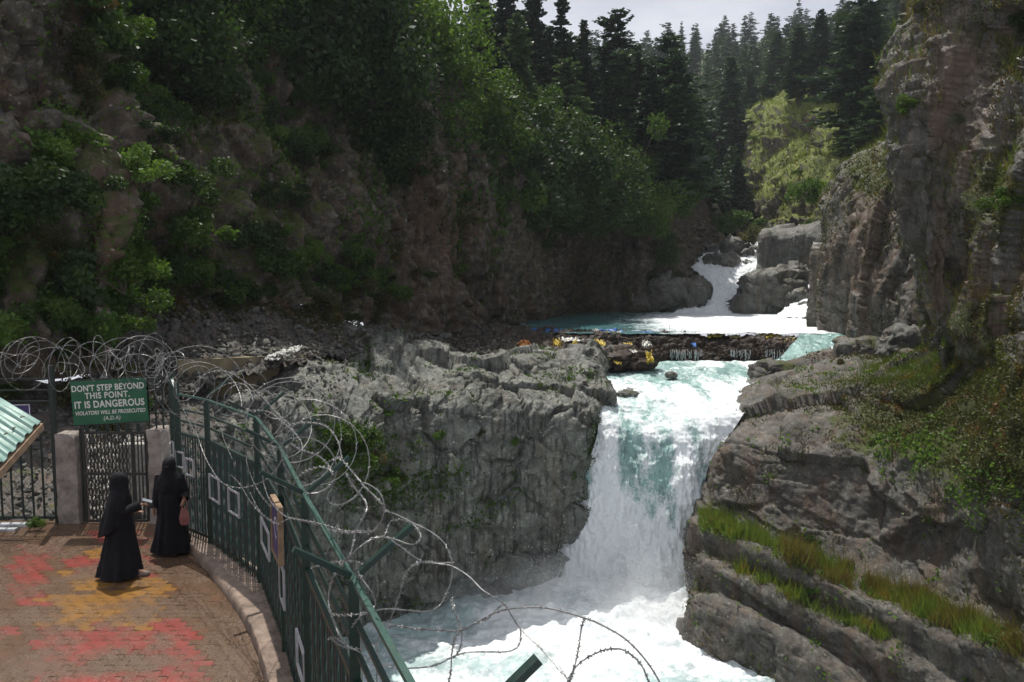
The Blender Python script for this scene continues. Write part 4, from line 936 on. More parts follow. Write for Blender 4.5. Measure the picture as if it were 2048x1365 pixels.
# bluff
q = bluff; fb = fbm(q.V * .2, 4, 821)
def grass(name, p, n, h, wd, mat, w, label, spread=.5, hang=0.0):
    P, nn, i = sample(p, n, w); P[:, :2] += RNG.normal(0, .05, (n, 2))
    d = unit(np.array([0, 0, 1.0]) + RNG.normal(0, spread * .5, (n, 3)) + nn * .35 - np.array([0, 0, hang])); hh = (h * RNG.lognormal(0, .5, n))[:, None]; s = unit(np.cross(d, RNG.normal(size=(n, 3)))) * wd
    mid = P + d * hh * .55; tip = P + d * hh + (nn + RNG.normal(0, .5, (n, 3))) * hh * .25 - np.array([0, 0, .1]) * hh
    V = np.stack([P - s, P + s, mid + s * .7, mid - s * .7, tip], 1).reshape(-1, 3); b = np.arange(n)[:, None] * 5
    Fq = np.concatenate([b + np.array(k) for k in ((0, 1, 2), (0, 2, 3), (3, 2, 4))])
    return tag(link(name, mesh_np(name, V, Fq, [mat])), label, kind='stuff')
top = np.clip(q.n[:, 2] * 1.6 - .25, 0, 1)
grass("bluff_grass", q, 26000, .5, .05, L_GRASS, top * (q.py < 430), "sunlit grass on the top of the far bluff")
cover("bluff_weeds", q, 5000, .2, L_OLIVE, np.clip(fb + .1, 0, 1) * (q.py > 230), "olive weeds on the steep far bluff", .3)
scatter_shrubs(bluff, (q.px > 1490) & (q.px < 1780) & (q.py > 240) & (q.py < 460), 13, (.5, 1.2), ['mid', 'olive', 'mid', 'mid'], "small shrub on the far bluff's steep face", "shrubs on the far bluff", mind=2)
for px, py, d, s, kd, lb in [(1625, 378, 80, 2.0, 'bright', "bright green bush on the rock ledge left of the mossy pillar"), (1475, 440, 118, 3.0, 'mid', "green tree-like bush at the foot of the grassy bluff"), (1508, 470, 108, 2.0, 'olive', "yellowish bush above the boulders of the rapids"), (1690, 350, 68, 1.6, 'sage', "pale grassy bush on the shelf beside the mossy pillar")]:
    shrub(W(px, py, d) - Vector((0, 0, s * .5)), s, kd, lb)
# pillar tops, right cliff
for nm, p, n, hh, wt, mt, lb in [
 ("pillar_top_grass", pillar, 9000, .35, np.clip(pillar.n[:, 2] * 2 - .5, 0, 1) * (pillar.py < 460), L_GRASS, "grass on the tops of the rock pillars"),
 ("cliff_ledge_grass", cliffR, 26000, .30, np.clip(cliffR.n[:, 2] * 2 - .35, 0, 1) * (fbm(cliffR.V * .4, 3, 831) > -.1) * (cliffR.px < 2100), L_GRASS, "grass on the ledges of the right cliff"),
 ("cliff_dry_grass", cliffR, 16000, .32, np.clip(cliffR.n[:, 2] * 1.6, 0, 1) * (fbm(cliffR.V * .5, 3, 835) > .15) * (cliffR.px < 2100), L_DRY, "dry brown grass hanging on the right cliff"),
]: grass(nm, p, n, hh, .012, mt, wt, lb)
q = cliffR; vr = (q.px < 2080) & (q.py > -20) & (q.py < 740)
cover("cliff_moss_tufts", q, 40000, .065, L_OLIVE, np.clip(blob(q.px, q.py, 2000, 420, 110, 90) + blob(q.px, q.py, 1990, 640, 80, 90) + .7 * blob(q.px, q.py, 2010, 100, 60, 120) + blob(q.px, q.py, 1860, 0, 60, 40) - .15 + .45 * fbm(q.V * .9, 3, 841), 0, 1) * vr, "yellow-green moss tufts on the right cliff", .05)
q = pillar
cover("pillar_moss", q, 18000, .09, L_OLIVE, np.clip(blob(q.px, q.py, 1745, 350, 60, 45) + .7 * blob(q.px, q.py, 1800, 470, 60, 50) + .4 * blob(q.px, q.py, 1650, 500, 25, 120) - .1 + .35 * fbm(q.V * .8, 3, 843), 0, 1) * (q.px < 1900), "thick olive moss on the pillar tops", .06)
for px, py, s, lb in [(1915, 245, .6, "sage bush on the right cliff below the red stained face"), (1975, 425, .75, "pale sage bush in the middle of the right cliff"), (1900, 610, .6, "twiggy sage bush at the foot of the right cliff"), (1925, 660, .85, "largest sage bush on the shelf below the right cliff"), (1985, 690, .6, "sage tuft right of the largest one on the shelf"), (1870, 10, 1.0, "yellowish bush on the top corner of the right cliff"), (1812, 215, .5, "small bush on the left edge of the right cliff"), (2040, 60, .9, "green bush at the top right corner of the frame"), (2030, 420, .6, "green bush at the frame's right edge on the cliff")]:
    shrub(near(cliffR, px, py) - Vector((0, .2, s * .3)), s, 'sage' if 'sage' in lb else ('olive' if 'yellow' in lb else 'mid'), lb)
# right block: brown heath slope, ivy and ledge grass
q = outC; vr = (q.px < 2120) & (q.px > 1370)
heath = np.clip(blob(q.px, q.py, 1850, 820, 190, 90) + blob(q.px, q.py, 2040, 800, 160, 130) + .8 * blob(q.px, q.py, 2060, 960, 100, 120) - .22 + .5 * fbm(q.V * .7, 4, 851), 0, 1) * vr
cover("block_moss_tufts", q, 52000, .066, L_OLIVE, heath, "brown and olive moss tufts on the right block", .05)
lf = np.clip(blob(q.px, q.py, 1850, 890, 50, 50) + blob(q.px, q.py, 1975, 960, 50, 60) + .8 * blob(q.px, q.py, 1770, 900, 25, 30) + .6 * blob(q.px, q.py, 1900, 990, 40, 20) - .25 + .5 * fbm(q.V * 1.5, 3, 853), 0, 1) * vr
cover("block_ivy", q, 5200, .10, L_BRIGHT, lf, "bright green ivy leaves on the right block", .10)
def band(p, pts, half):
    xs = [a for a, b in pts]; ys = [b for a, b in pts]; c = np.interp(p.px, xs, ys); return np.clip(1 - np.abs(p.py - c) / half, 0, 1) * (p.px > xs[0]) * (p.px < xs[-1])
led1 = band(q, [(1400, 1040), (1480, 1070), (1610, 1122), (1740, 1172), (1860, 1225), (1975, 1275), (2090, 1320)], 26) * (q.n[:, 2] > .1)
led2 = band(q, [(1440, 1135), (1480, 1145), (1610, 1205), (1740, 1262), (1800, 1300)], 16) * (q.n[:, 2] > .1)
led3 = band(q, [(1480, 1190), (1600, 1240), (1700, 1300)], 10) * (q.n[:, 2] > .3)
clump = np.clip(.45 + 1.1 * fbm(q.V * 2.2, 2, 855), .04, 2) ** 1.5
grass("ledge_grass", q, 25000, .30, .012, L_GRASS, (led1 + .5 * led2 + .2 * led3) * clump, "green and rust-tinged grass along the diagonal ledges of the right block")
grass("ledge_dry_grass", q, 15000, .34, .011, L_DRY, led1 * clump * (q.px > 1560) * (fbm(q.V * .8, 3, 857) > 0), "rusty dry grass among the green ledge grass")
grass("block_top_grass", q, 14000, .18, .010, L_GRASS, np.clip(blob(q.px, q.py, 1800, 750, 90, 30) + blob(q.px, q.py, 1920, 730, 90, 40) + .3 * blob(q.px, q.py, 1620, 780, 120, 40) - .12, 0, 1), "sparse grass on top of the right block")
cover("ledge_weeds", q, 6000, .09, L_BRIGHT, led1 * (fbm(q.V * 1.0, 3, 859) > .1), "broad-leaved weeds in the ledge grass", .12)
for px, py, s, kd, lb in [(1500, 1058, .42, 'sage', "silvery bush at the upper end of the grass ledge"), (1420, 1112, .25, 'sage', "small silvery tuft on the second ledge by the fall"), (1620, 1080, .32, 'mid', "dark leafy weed against the wall on the grass ledge"), (1612, 1185, .3, 'bright', "leafy green weed on the second ledge"), (1700, 1240, .35, 'bright', "leafy weed hanging below the second ledge"), (1930, 640, .6, 'sage', "sage bush above the heath slope"), (1860, 735, .45, 'sage', "grey-green bush at the top of the heath slope"), (1775, 735, .4, 'olive', "yellow flowering weed on the back of the right block"), (1680, 728, .3, 'olive', "small flowering weed on the right block's back edge"), (1840, 770, .45, 'olive', "low olive bush at the front of the block's top"), (1950, 830, .4, 'sage', "spiky grey plant on the dark heath slope"), (2030, 870, .5, 'olive', "rusty bush at the frame's right edge on the heath")]:
    shrub(near(outC, px, py) - Vector((0, .05, s * .15)), s, kd, lb)
# greenery on the rock outcrop
q = outB
for px, py, s, kd, lb in [(700, 880, .9, 'mid', "green bush on the outcrop's slope behind the wire"), (670, 930, .9, 'mid', "green weed clump below the bush on the outcrop"), (740, 920, .6, 'olive', "olive weed on the outcrop near the green bush"), (880, 872, .35, 'bright', "bright green tuft in the middle of the outcrop face"), (1030, 885, .3, 'bright', "small bright tuft on the outcrop's column tops"), (775, 825, .3, 'bright', "small weed on the edge of the outcrop's slope"), (800, 960, .55, 'olive', "olive weed low on the outcrop's face"), (960, 870, .3, 'olive', "dark little bush in a crack of the outcrop"), (780, 960, .5, 'mid', "green weed beside the olive one low on the outcrop"), (725, 680, .5, 'olive', "yellowish weed on the outcrop's back edge")]:
    shrub(near(outB, px, py) - Vector((0, .1, s * .3)), s, kd, lb)
cover("outcrop_creeper", q, 9000, .10, L_MID, np.clip(.9 * blob(q.px, q.py, 690, 920, 100, 90) + .5 * blob(q.px, q.py, 850, 1000, 120, 60) - .2 + .5 * fbm(q.V * .9, 3, 861), 0, 1), "creepers and moss on the outcrop", .07)
cover("outcrop_moss", q, 9000, .07, L_DARK, np.clip(blob(q.px, q.py, 1190, 960, 24, 130) - .2, 0, 1), "dark moss on the outcrop's wet corner by the fall", .05)
q = scree
cover("scree_weeds", q, 14000, .10, L_OLIVE, np.clip(blob(q.px, q.py, 650, 610, 120, 30) + blob(q.px, q.py, 330, 560, 90, 60) - .15 + .4 * fbm(q.V * .5, 3, 871), 0, 1), "low weeds spreading over the scree", .12)
# ================================================================ terrace
ZT = -4.5
class NTW(NT):
    def pos(s):
        if not s.geo: s.geo = s.new("ShaderNodeNewGeometry")
        return s.geo.outputs["Position"]
def wet_paver(name, c, c2, mud=0.4):
    m = NTW(name); n = m.noise(5, 7, .7); n2 = m.noise(1.1, 6, .65); n3 = m.noise(38, 5, .75)
    col = m.ramp(n, [(.3, c2), (.65, c)]); oi = m.new("ShaderNodeObjectInfo")
    col = m.mix(m.ramp(oi.outputs["Random"], [(0, 0), (1, .3)]), col, c2)
    col = m.mix(m.ramp(m.math('ADD', m.math('MULTIPLY', n2, .8), m.math('MULTIPLY', n3, .2)), [(.62 - mud * .3, 0), (.70 - mud * .3, .9)]), col, m.ramp(n3, [(.3, (.055, .032, .019)), (.7, (.15, .092, .055))]))
    m.set(Base_Color=col, Roughness=m.ramp(m.math('ADD', m.math('MULTIPLY', n2, .5), m.math('MULTIPLY', n3, .5)), [(.42, .06), (.62, .45)]))
    h = m.math('ADD', m.math('MULTIPLY', n3, .5), m.math('MULTIPLY', m.noise(90, 3, .7), .4)); m.bump(h, .8, .012); return m.m
PV = {'red': wet_paver("paver_red", (.27, .055, .045), (.16, .04, .032), .52), 'yellow': wet_paver("paver_yellow", (.28, .14, .03), (.18, .085, .022), .5), 'mud': wet_paver("paver_muddy", (.16, .085, .046), (.085, .045, .028), .8)}
PW, PH = 0.25, 0.125
def paver_shape():
    z = .022; pts = []
    for k, (a, b) in enumerate([(0, 0), (.25, .14), (.5, 0), (.75, -.14), (1, 0)]): pts.append(((a - .5) * PW, -PH / 2 + b * PH))
    right = [(.5 * PW + z * .8, -PH * .12), (.5 * PW - z * .3, PH * .2)]
    up = [((a - .5) * PW, PH / 2 + b * PH) for a, b in [(1, 0), (.75, -.14), (.5, 0), (.25, .14), (0, 0)]]
    left = [(-.5 * PW - z * .3 , PH * .2), (-.5 * PW + z * .8, -PH * .12)]
    return [(x * .985, y * .972) for x, y in pts + right + up + left]
sh = paver_shape(); ns = len(sh)
def paver_vf():
    V = [(x, y, -.05) for x, y in sh] + [(x, y, -.0035) for x, y in sh] + [(x * .975, y * .95, 0) for x, y in sh]
    Fq = [tuple(2 * ns + k for k in range(ns))]
    for k in range(ns):
        j = (k + 1) % ns; Fq += [(k, j, ns + j, ns + k), (ns + k, ns + j, 2 * ns + j, 2 * ns + k)]
    return V, Fq
pvV, pvF = paver_vf(); PM = {}
for k_, m_ in PV.items():
    me = bpy.data.meshes.new("paver"); me.from_pydata(pvV, [], pvF); me.materials.append(m_); me.update(); PM[k_] = me
def fence_post_pts():
    return [Vector(p) for p in ((-6.32, 13.55), (-6.0, 13.1), (-5.75, 12.75), (-4.98, 12.1), (-3.62, 10.5), (-2.66, 8.5), (-1.86, 6.62), (-1.02, 4.72), (-.26, 2.95), (.42, 1.0), (1.0, -1.2))]
FP = fence_post_pts()
kin = [WZ(x, y, ZT) for x, y in ((345, 1062), (368, 1092), (395, 1122), (420, 1152), (450, 1192), (480, 1235), (508, 1290), (530, 1365))]
KI = [Vector((p.x, p.y)) for p in kin] + [Vector((-2.0, 6.4)), Vector((-1.45, 4.6)), Vector((-.75, 2.8)), Vector((-.1, 0.9)), Vector((.5, -1.3))]
def smooth_line(P, n):
    M = crw(len(P), n); A = M @ np.array([tuple(p) for p in P]); return [Vector(a) for a in A]
KIs = smooth_line(KI, 60); FPs = smooth_line(FP, 60)
floor_c = [Vector((-16, 13.75)), Vector((-6.4, 13.75))] + [Vector((p.x, p.y)) for p in KIs] + [Vector((-16, -1.3))]
M_BED = wet_paver("paving_bed", (.08, .047, .03), (.05, .03, .02), 1.0)
me = bpy.data.meshes.new("terrace_floor"); me.from_pydata([(p.x, p.y, ZT - .0045) for p in floor_c] + [(p.x, p.y, ZT - .5) for p in floor_c], [], [tuple(range(len(floor_c)))[::-1], tuple(range(len(floor_c), 2 * len(floor_c)))]); me.materials.append(M_BED)
terr = link("terrace_floor", me); tag(terr, "wet paved terrace of red, yellow and mud covered blocks", kind='structure')
def kx(y):
    ys = [p.y for p in KIs][::-1]; xs = [p.x for p in KIs][::-1]; return float(np.interp(y, ys, xs))
def paver_colour(px, py):
    j = vnoise(np.array([[px * .05, py * .08, 3.0]]), 5)[0] * 20
    x, y = px + j, py + j * .5
    if 62 < x < 405 and 1258 < y < 1420: return 'mud' if (180 < x < 300 and 1318 < y < 1345) or (x > 320 and 1262 > y) else 'red'
    if 310 < x < 372 and 1238 < y < 1262: return 'red'
    if 96 < x < 322 and 1186 < y < 1262: return 'yellow'
    if -20 < x < 24 and 1245 < y < 1285: return 'red'
    if 18 < x < 88 and 1090 < y < 1210: return 'red' if x - (1210 - y) * .35 > -6 else 'mud'
    if 60 < x < 125 and 1085 < y < 1108: return 'red'
    if 160 < x < 235 and 1095 < y < 1112: return 'yellow'
    if 150 < x < 300 and 1108 < y < 1150: return 'red'
    if 130 < x < 330 and 1150 < y < 1180: return 'yellow'
    if 180 < x < 305 and 1066 < y < 1090: return 'red'
    return 'mud'
cells = []
j = 0; y = 6.0
while y < 13.68:
    x = -9.9 + (PW / 2 if j % 2 else 0)
    while x < -1.6:
        if x + PW * .55 < kx(y): cells.append((x, y))
        x += PW
    y += PH; j += 1
def vis_key(c):
    q = W(0, 0, 1); P = np.array([[c[0], c[1], ZT]]); a, b = proj(P); a = a[0]; b = b[0]
    return (0 if (-10 < a < 620 and b < 1380) else 1, c[1])
cells.sort(key=vis_key); rp = random.Random(3)
sv, sf, sm = [], [], []
for k, (x, y) in enumerate(cells):
    a, b = proj(np.array([[x, y, ZT]])); c = paver_colour(a[0], b[0]); dz = rp.uniform(-.004, .003); rot = Matrix.Rotation(rp.uniform(-.02, .02), 3, 'Z') @ Matrix.Rotation(rp.uniform(-.012, .012), 3, 'X')
    if k < 300:
        o = link("paver", PM[c], terr); o.location = (x, y, ZT + dz); o.rotation_euler = rot.to_euler()
    else:
        o0 = len(sv); sv += [tuple(rot @ Vector(v) + Vector((x, y, ZT + dz))) for v in pvV]; sf += [tuple(i + o0 for i in f) for f in pvF]; sm += [list(PV).index(c)] * len(pvF)
me = bpy.data.meshes.new("paving_blocks"); me.from_pydata(sv, [], sf)
for m_ in PV.values(): me.materials.append(m_)
me.polygons.foreach_set("material_index", sm); me.update(); tag(link("paving_blocks", me, terr), kind='stuff')
# kerb: rough plastered low wall under the fence
M_KERB = plain("kerb_concrete", (.27, .20, .155), .75, var=.55, sc=4, bump=.8)
def kerb_strip():
    n = 420; KI2 = smooth_line(KI, n); FP2 = smooth_line(FP[1:], n); V = []
    for i in range(n):
        a = Vector((*KI2[i], 0)); b = Vector((*FP2[i], 0)); d = (b - a); d.z = 0; u = d.normalized()
        out = b + u * .16
        prof = [(a - u * .0, ZT - .3), (a + u * .005, ZT + .02), (a + u * .02, ZT + .11), (a + u * .07, ZT + .15), (a + u * .13, ZT + .16), (a + (out - a) * .6, ZT + .155), (out - u * .03, ZT + .15), (out, ZT + .11), (out + u * .1, ZT - .6), (out + u * .5, ZT - 6), (out + u * .9, ZT - 13.0)]
        V += [(p.x, p.y, z) for p, z in prof]
    V = np.array(V); m = 11; V[:, :2] += .0
    nz_ = fbm(V.astype(np.float32) * 5, 4, 901)[:, None] * .012; V[:, 2:3] += nz_; V[:, 0:1] += fbm(V.astype(np.float32) * 4 + 9, 3, 902)[:, None] * .012
    low_ = V[:, 2] < ZT - .5; V[low_, 0] += .35 * fbm(V[low_].astype(np.float32) * .8, 3, 905)
    return mesh_np("terrace_kerb", V, grid_faces(n, m), [M_KERB], True)
kb = link("terrace_kerb", kerb_strip()); tag(kb, "rough curved concrete kerb carrying the green fence", "kerb")
# rubble ground beyond the gate and left fence
RR = [[(-260,740,23),(-60,745,24),(80,760,25),(200,760,27),(330,765,29),(420,770,31)],
      [(-260,860,19),(-60,860,20),(80,865,21),(200,865,22),(330,870,23),(430,880,25)],
      [(-260,980,16),(-60,980,16.2),(80,985,16.4),(200,985,16.6),(310,990,17),(380,1000,18)],
      [(-260,1062,13.95),(-60,1062,13.95),(80,1062,13.95),(200,1062,13.95),(300,1062,13.95),(336,1062,13.95)],
      [(-260,1200,13.9),(-60,1200,13.9),(80,1200,13.9),(200,1200,13.9),(300,1200,13.9),(338,1200,13.9)]]
rub = patch("rubble_bank", RR, 90, 140, lambda V, n: .14 * fbm(V * .7, 4, 911) + blocks(V, .4, .06, s=913, crack=1), M_SCREE)
stones("rubble_stones", rub, 3600, .055, M_ROCKM, label="grey rubble stones beyond the gate and left fence")
scatter_shrubs(rub, (rub.px < 250) & (rub.py < 860), 14, (.4, .9), ['mid', 'bright', 'olive'], "bush behind the left fence below the wire", "bushes beside the left fence")
M_PALE = plain("pale_gravel_wall", (.42, .40, .36), .9, var=.5, sc=9, bump=.9)
lw = MB(); lw.box((-7.35, 14.9, -3.9), (.52, .12, .62), Matrix.Rotation(.05, 3, 'Z')); tag(lw.build("rubble_wall", M_PALE), "pale stacked stone wall seen through the lattice gate", "wall")
stones("rubble_wall_chips", rub, 900, .06, M_PALE, ((rub.px > 160) & (rub.px < 300) & (rub.py > 870)) * 1.0, label="pale chips behind the lattice gate")
# ---------------------------------------------------------------- green steel
def steel(name, c, rust=.25):
    m = NTW(name); n = m.noise(4, 7, .7); n2 = m.noise(26, 5, .7)
    col = m.ramp(n, [(.3, tuple(x * .6 for x in c)), (.7, c)]); col = m.mix(m.ramp(n2, [(.60, 0), (.72, rust)]), col, (.12, .06, .03))
    m.set(Base_Color=col, Roughness=m.ramp(n2, [(.3, .32), (.7, .6)])); m.bump(n2, .2, .004); return m.m
M_GREEN = steel("green_painted_steel", (.003, .026, .017)); M_DKGREEN = steel("dark_green_steel", (.002, .013, .009)); M_RAIL = steel("weathered_green_rail", (.014, .07, .052), .6)
M_GATE = steel("dark_lattice_steel", (.018, .02, .018), .7); M_WFRAME = plain("white_frame_paint", (.42, .41, .42), .5, var=.3)
ZB_, ZP1, ZP2, ZPT = ZT + .13, -2.62, -2.28, -1.95
sf_e = empty("side_fence", (FP[4].x, FP[4].y, ZT)); tag(sf_e, "curved green steel fence with Y brackets along the terrace edge", "fence"); O = Vector(sf_e.location)
def fpart(mb, nm, mat): 
    mb.v = [tuple(Vector(v) - O) for v in mb.v]; return mb.build(nm, mat, sf_e)
posts = FP[1:10]
for i, p in enumerate(posts):
    top = ZPT if i > 1 else ZPT + (.32 if i == 0 else .2)
    fpart(MB().box((p.x, p.y, (ZB_ - .05 + top) / 2), (.035, .035, (top - ZB_ + .05) / 2)), "post", M_GREEN)
rails = [(ZPT + .0, M_RAIL, .038, 2), (ZPT - .25, M_GREEN, .03, 2), (ZPT - .45, M_GREEN, .03, 2), (ZP1, M_GREEN, .05, 1), (ZB_ + .12, M_DKGREEN, .04, 1)]
for z, mt, wd, s0 in rails:
    L = FP[1:]
    for i in range(0, len(L) - 1):
        za = z + (.25 if (i == 0 and z == ZPT) else 0)
        a, b = L[i], L[i + 1]; u = (b - a).normalized() * .002
        fpart(MB().bar((a.x + u.x, a.y + u.y, za), (b.x - u.x, b.y - u.y, z), wd, wd if z != ZPT else .03), "rail", mt)
# vertical bars, every second one twisted flat
def along(L):
    out = [0.0]
    for a, b in zip(L[:-1], L[1:]): out.append(out[-1] + (b - a).length)
    return out
SL = along(FP[1:]); LP = FP[1:]
def at_s(s):
    for i in range(len(LP) - 1):
        if s <= SL[i + 1] or i == len(LP) - 2:
            t = (s - SL[i]) / (SL[i + 1] - SL[i]); return LP[i].lerp(LP[i + 1], t), (LP[i + 1] - LP[i]).normalized()
bm_ = MB().box((0, 0, 0), (.011, .011, (ZP1 - ZB_) / 2)); bme = bm_.mesh("bar", M_DKGREEN)
tw = MB(); nn_ = 40; Lh = (ZP1 - ZB_)
V = []
for k in range(nn_ + 1):
    a = k * .6; z = -Lh / 2 + Lh * k / nn_; V += [(.016 * math.cos(a), .016 * math.sin(a), z), (-.016 * math.cos(a), -.016 * math.sin(a), z), (.004 * math.sin(a), -.004 * math.cos(a), z)]
Fv = []
for k in range(nn_):
    for q_ in range(3): Fv.append((k * 3 + q_, k * 3 + (q_ + 1) % 3, k * 3 + 3 + (q_ + 1) % 3, k * 3 + 3 + q_))
tw.add(V, Fv); twm = tw.mesh("twisted_bar", M_RAIL)
s = .08; k = 0
while s < SL[-1] - 1.5:
    p, u = at_s(s)
    if min((p - q_).length for q_ in LP) > .05:
        o = link("bar" if k % 3 else "twisted_bar", bme if k % 3 else twm, sf_e); o.location = Vector((p.x, p.y, (ZB_ + ZP1) / 2)) - O; o.rotation_euler = (0, 0, math.atan2(u.y, u.x) + random.uniform(-.05, .05))
    s += .085; k += 1
# Y brackets
for i in range(3, 9):
    p = FP[i]; u = (FP[i + 1] - FP[i - 1]).normalized(); out = Vector((-u.y, u.x)); out = out if out.x > 0 else -out
    b0 = Vector((p.x, p.y, ZPT + .03))
    for sg, up, L in ((1, .30, .40), (-1, .24, .38)):
        if i == 3 and sg < 0: continue
        e = b0 + Vector((out.x * sg * L, out.y * sg * L, up)); v = (e - b0).normalized()
        fpart(MB().bar(b0 + v * .03, e, .05, .035), "bracket_arm", M_GREEN)
for a, b in (((447, 760), (395, 800)), ((395, 737), (357, 767))): pass
# ---- white empty picture frames fixed to the fence
def s_at_px(px):
    best = min(np.arange(.0, SL[-1] - 1.2, .01), key=lambda t: abs(proj(np.array([[at_s(t)[0].x, at_s(t)[0].y, ZT]]))[0][0] - px)); return best
for k, (x0, x1, y0, y1, lb) in enumerate([
 (338, 350, 880, 915, "small white empty frame on the fence nearest the gate"), (363, 377, 900, 938, "white empty frame on the fence above the facing woman's shoulder"),
 (381, 396, 914, 955, "white empty frame right beside the one above the woman's shoulder"), (428, 447, 948, 1006, "white empty frame in the fence panel between second and third tall posts"),
 (466, 487, 976, 1033, "white empty frame just left of the darker fence post"), (532, 548, 1044, 1108, "white empty frame below the purple board"),
 (570, 579, 1122, 1212, "narrow looking white frame under the nearest full Y bracket"), (605, 621, 1274, 1362, "lowest and nearest white empty frame on the fence")]):
    s0, s1 = s_at_px(x0), s_at_px(x1)
    if abs(s1 - s0) < .16: s1 = s0 + .16
    a, u = at_s(min(s0, s1)); b, _ = at_s(max(s0, s1)); inn = Vector((-u.y, u.x)); inn = inn if inn.x < 0 else -inn
    a3 = Vector((a.x + inn.x * .035, a.y + inn.y * .035, 0)); b3 = Vector((b.x + inn.x * .035, b.y + inn.y * .035, 0))
    zc = W((x0 + x1) / 2, (y0 + y1) / 2, (a.y + b.y) / 2).z; h = (y1 - y0) * .92 / F_PX * (a.y + b.y) / 2 / 2
    r = empty("picture_frame", ((a3 + b3) / 2 + Vector((0, 0, zc)))); tag(r, lb, "frame", "white empty frames along the fence"); c0 = Vector(r.location)
    A, B = a3 - c0, b3 - c0; A.z = B.z = 0
    for nm, p0, p1 in (("frame_side", A + Vector((0, 0, -h)), A + Vector((0, 0, h))), ("frame_side", B + Vector((0, 0, -h)), B + Vector((0, 0, h))), ("frame_rail", A + Vector((0, 0, h - .018)), B + Vector((0, 0, h - .018))), ("frame_rail", A + Vector((0, 0, -h + .018)), B + Vector((0, 0, -h + .018)))):
        d = (p1 - p0).normalized() * (.0145 if nm == "frame_rail" else 0); MB().bar(p0 + d, p1 - d, .026, .025, up=(inn.x, inn.y, 0)).build(nm, M_WFRAME, r)
# purple board on the fence
M_PURPLE = plain("purple_paint", (.045, .03, .13), .5, var=.4); M_WOOD = plain("pale_wood", (.30, .20, .12), .7, var=.4, sc=10)
s0 = s_at_px(570); s1 = s0 + .55; a, u = at_s(s0); b, _ = at_s(s1); inn = Vector((-u.y, u.x)); inn = inn if inn.x < 0 else -inn
zt = W(560, 985, a.y).z; zb = W(560, 1100, a.y).z; c = Vector(((a.x + b.x) / 2 + inn.x * .08, (a.y + b.y) / 2 + inn.y * .08, (zt + zb) / 2)); ang = math.atan2(u.y, u.x); R = Matrix.Rotation(ang, 3, 'Z')
r = empty("notice_board", c); tag(r, "purple notice board with a pale wooden edge leaning on the fence", "notice board")
MB().box((0, 0, 0), (.26, .012, .30), R).build("board", M_PURPLE, r)
for dx in (-.275, .275): MB().box(R @ Vector((dx, 0, 0)), (.0148, .03, .33), R).build("wooden_edge", M_WOOD, r)
for dz in (-.316, .316): MB().box((0, 0, dz), (.2598, .03, .0158), R).build("wooden_edge", M_WOOD, r)
M_WHT = plain("white_lettering", (.66, .66, .62), .6, var=.15, bump=0)
def ring(c, r0, r1, R, name, par, mat, y=-.0135, arc=6.283):
    n = 22; V = []; Fq = []
    for k in range(n + 1):
        a_ = arc * k / n; V += [tuple(R @ Vector((c[0] + r0 * math.cos(a_), y, c[1] + r0 * math.sin(a_)))), tuple(R @ Vector((c[0] + r1 * math.cos(a_), y, c[1] + r1 * math.sin(a_))))]
        if k: Fq.append((2 * k - 2, 2 * k - 1, 2 * k + 1, 2 * k))
    return MB().add(V, Fq).build(name, mat, par)
fy = -1 if (R @ Vector((0, -1, 0))).x < 0 else 1
ring((0, .02), .10, .125, R, "painted_ring", r, M_WHT, y=fy * .0135, arc=5.0)
# ---- left fence with gate, pillars and sign
GY = 13.62
lf_ = empty("left_fence", (-9.6, GY, ZT)); tag(lf_, "dark green barred fence left of the gate under tangled wire", "fence"); OL = Vector(lf_.location)
def lpart(mb, nm, mat): mb.v = [tuple(Vector(v) - OL) for v in mb.v]; return mb.build(nm, mat, lf_)
ztop = W(100, 762, GY).z; zmid = W(100, 852, GY).z; zlow = W(100, 1035, GY).z
for x in (-13.6, -11.0, W(105, 800, GY).x): lpart(MB().box((x, GY, (ZT + ztop + .28) / 2), (.04, .04, (ztop + .28 - ZT) / 2)), "post", M_DKGREEN)
xe = W(105, 800, GY).x - .043
for z in np.linspace(ztop, zmid, 5): lpart(MB().bar((-13.55, GY, z), (xe, GY, z + .04), .025), "rail", M_DKGREEN)
lpart(MB().bar((-13.55, GY, zlow), (xe, GY, zlow), .045), "rail", M_DKGREEN)
x = xe - .19
while x > -13.5: lpart(MB().box((x, GY - .03, (zmid + zlow) / 2), (.013, .013, (zmid - zlow) / 2)), "bar", M_DKGREEN); x -= .195
# wire mesh behind the bars
wm = MB()
for k in range(46):
    x0 = -13.4 + k * .12
    if x0 + 1.4 < xe + .9: 
        xe2 = min(x0 + 1.35, xe); wm.bar((x0, GY + .02, zlow), (xe2, GY + .02, zlow + (xe2 - x0) * 1.2), .004); wm.bar((x0 + 1.35 if x0 + 1.35 < xe else xe, GY + .026, zlow), (x0, GY + .026, zlow + ((x0 + 1.35 if x0 + 1.35 < xe else xe) - x0) * 1.2), .004)
o = lpart(wm, "wire_mesh", M_GATE); o['kind'] = 'stuff'
def pillar_box(px0, px1, py0, lb):
    a, b = W(px0, 900, GY).x, W(px1, 900, GY).x; zt_ = W(px0, py0, GY).z
    bm = bmesh.new(); bmesh.ops.create_cube(bm, size=1); bmesh.ops.subdivide_edges(bm, edges=bm.edges, cuts=14, use_grid_fill=True)
    V = np.array([v.co for v in bm.verts], np.float32) * np.array([b - a, .36, zt_ - ZT + .1]) + np.array([(a + b) / 2, GY + .1, (zt_ + ZT - .1) / 2]); Fq = np.array([[v.index for v in f.verts] for f in bm.faces]); bm.free()
    V = V + .02 * np.stack([fbm(V * 4, 3, 7), fbm(V * 4, 3, 8), fbm(V * 4, 3, 9)], 1)
    tag(link("gate_pillar", mesh_np("gate_pillar", V, Fq, [M_CONCG], True)), lb, "pillar")
